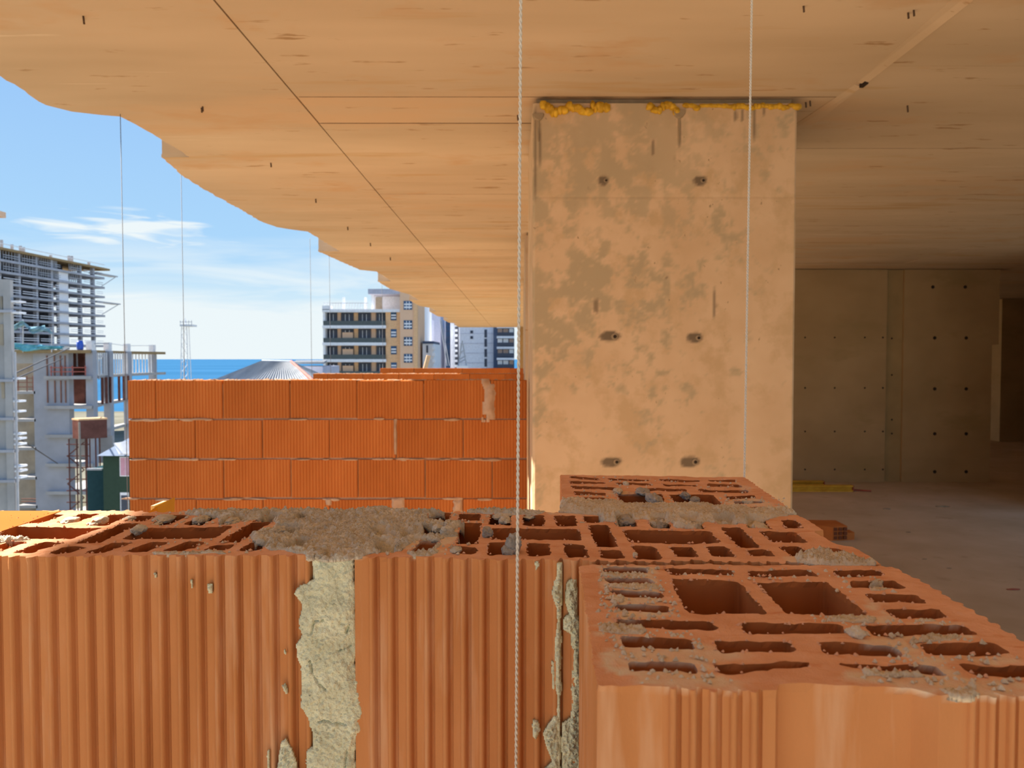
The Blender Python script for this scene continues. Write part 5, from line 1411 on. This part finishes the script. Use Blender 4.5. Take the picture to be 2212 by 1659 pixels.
for p in range(700, 800, 14):
    fb(t, 'spandrel', M['navy'], 951.5, 973.5, p, p + 2.5, 195.85, 0.3)
t = tower('striped_tower', 'white tower with a dark balcony strip', 973, 993, 690, 175, 20, M['white'])
fb(t, 'strip', M['conc_dark'], 983, 991, 692, 815, 174.9, 0.3)
for p in range(700, 800, 11):
    fb(t, 'balcony', M['white'], 982, 988, p, p + 5, 174.0, 1.2)
t = tower('pale_tower', 'broad pale grey tower with a single column of windows', 993, 1066, 698, 160, 22, M['white'])
for p in (712, 732, 754, 775):
    fb(t, 'window', M['glass'], 1046.5, 1052, p, p + 17, 159.9, 0.3)
for p in (714, 726):
    fb(t, 'round_vent', M['glass'], 1016, 1022, p, p + 6, 159.9, 0.3)
for p in (720, 741, 762, 783):
    fb(t, 'joint', M['mauve'], 993, 1066, p, p + 0.8, 159.92, 0.2)
t = tower('balcony_tower', 'tower with navy wall and white balcony bands, right of the broad pale one', 1066, 1111, 695, 158, 18, M['navy'])
for i, p in enumerate((706, 728, 751, 775)):
    fb(t, 'balcony_band', M['white'], 1073, 1111, p - 2.2, p + 2.8, 157.2, 1.0)
    for (a, b) in ((1075, 1085), (1087, 1098), (1100, 1109)):
        fb(t, 'window', M['brownwall'] if (i + a) % 2 else M['offwhite'], a, b, p + 4, p + 12, 157.9, 0.2)
    fb(t, 'balcony_rail', M['glass'], 1074, 1110, p + 12, p + 19, 157.3, 0.1)
MB().tube([at(918, 798, 120), at(926, 768, 120)], 0.35, 6).build('excavator_boom', M['peach2'], label='short ochre boom standing before the off-white block', cat='crane')
cm = empty('lattice_crane', (xat(1000, 130), 130, GZ), label='small lattice derrick before the broad pale tower', cat='crane')
for a, b in (((990, 792), (997, 742)), ((1008, 792), (1000, 742)), ((998, 742), (999, 736)), ((991, 784), (1006, 776)), ((1006, 768), (993, 776)), ((994, 762), (1004, 756))):
    MB().tube([at(*a, 130), at(*b, 130)], 0.12, 5).build('lattice_bar', M['steel'], cm)
MB().box(xat(987, 130), xat(1011, 130), 129, 131, GZ, zat(790, 130)).build('base', M['offwhite'], cm)
for (a, b) in (((950, 690), (966, 790)), ((953, 690), (971, 790))):
    MB().tube([at(*a, 125), at(*b, 125)], 0.07, 5).build('crane_cable', M['steel'], cm)

# ---------------------------------------------------------------- lattice mast by the sea
D8 = 260.0
lm = empty('lattice_mast', (xat(401, D8), D8, -25), label='pale lattice mast with a platform, standing before the sea', cat='mast')
zb8, zt8 = -25.0, zat(704, D8); zm = zat(706, D8)
wb, wt = 9.5 * D8 / F, 5.5 * D8 / F
xc = xat(401.5, D8)
for sx in (-1, 1):
    for sy in (-1, 1):
        MB().tube([(xc + sx * wb * 1.1, D8 + sy * wb * 1.1, zb8), (xc + sx * wt, D8 + sy * wt, zm)], 0.13, 5).build('leg', M['mast'], lm)
for k in range(12):
    t0, t1_ = k / 12, (k + 1) / 12
    w0, w1_ = wb * 1.1 + (wt - wb * 1.1) * t0, wb * 1.1 + (wt - wb * 1.1) * t1_
    z0, z1 = zb8 + (zm - zb8) * t0, zb8 + (zm - zb8) * t1_
    for s in (-1, 1):
        MB().tube([(xc - s * w0, D8 - w0, z0), (xc + s * w1_, D8 - w1_, z1)], 0.09, 4).build('brace', M['mast'], lm)
fb(lm, 'platform', M['mast'], 390, 416, 701, 705, D8 - 2, 4)
for px in (391, 397, 403, 409, 415):
    fb(lm, 'post', M['mast'], px - 0.5, px + 0.5, 692, 702, D8 - 2, 0.2)
fb(lm, 'handrail', M['mast'], 390, 416, 695, 696.2, D8 - 2, 0.2)
fb(lm, 'antenna', M['mast'], 400.5, 402, 688, 703, D8, 0.3)
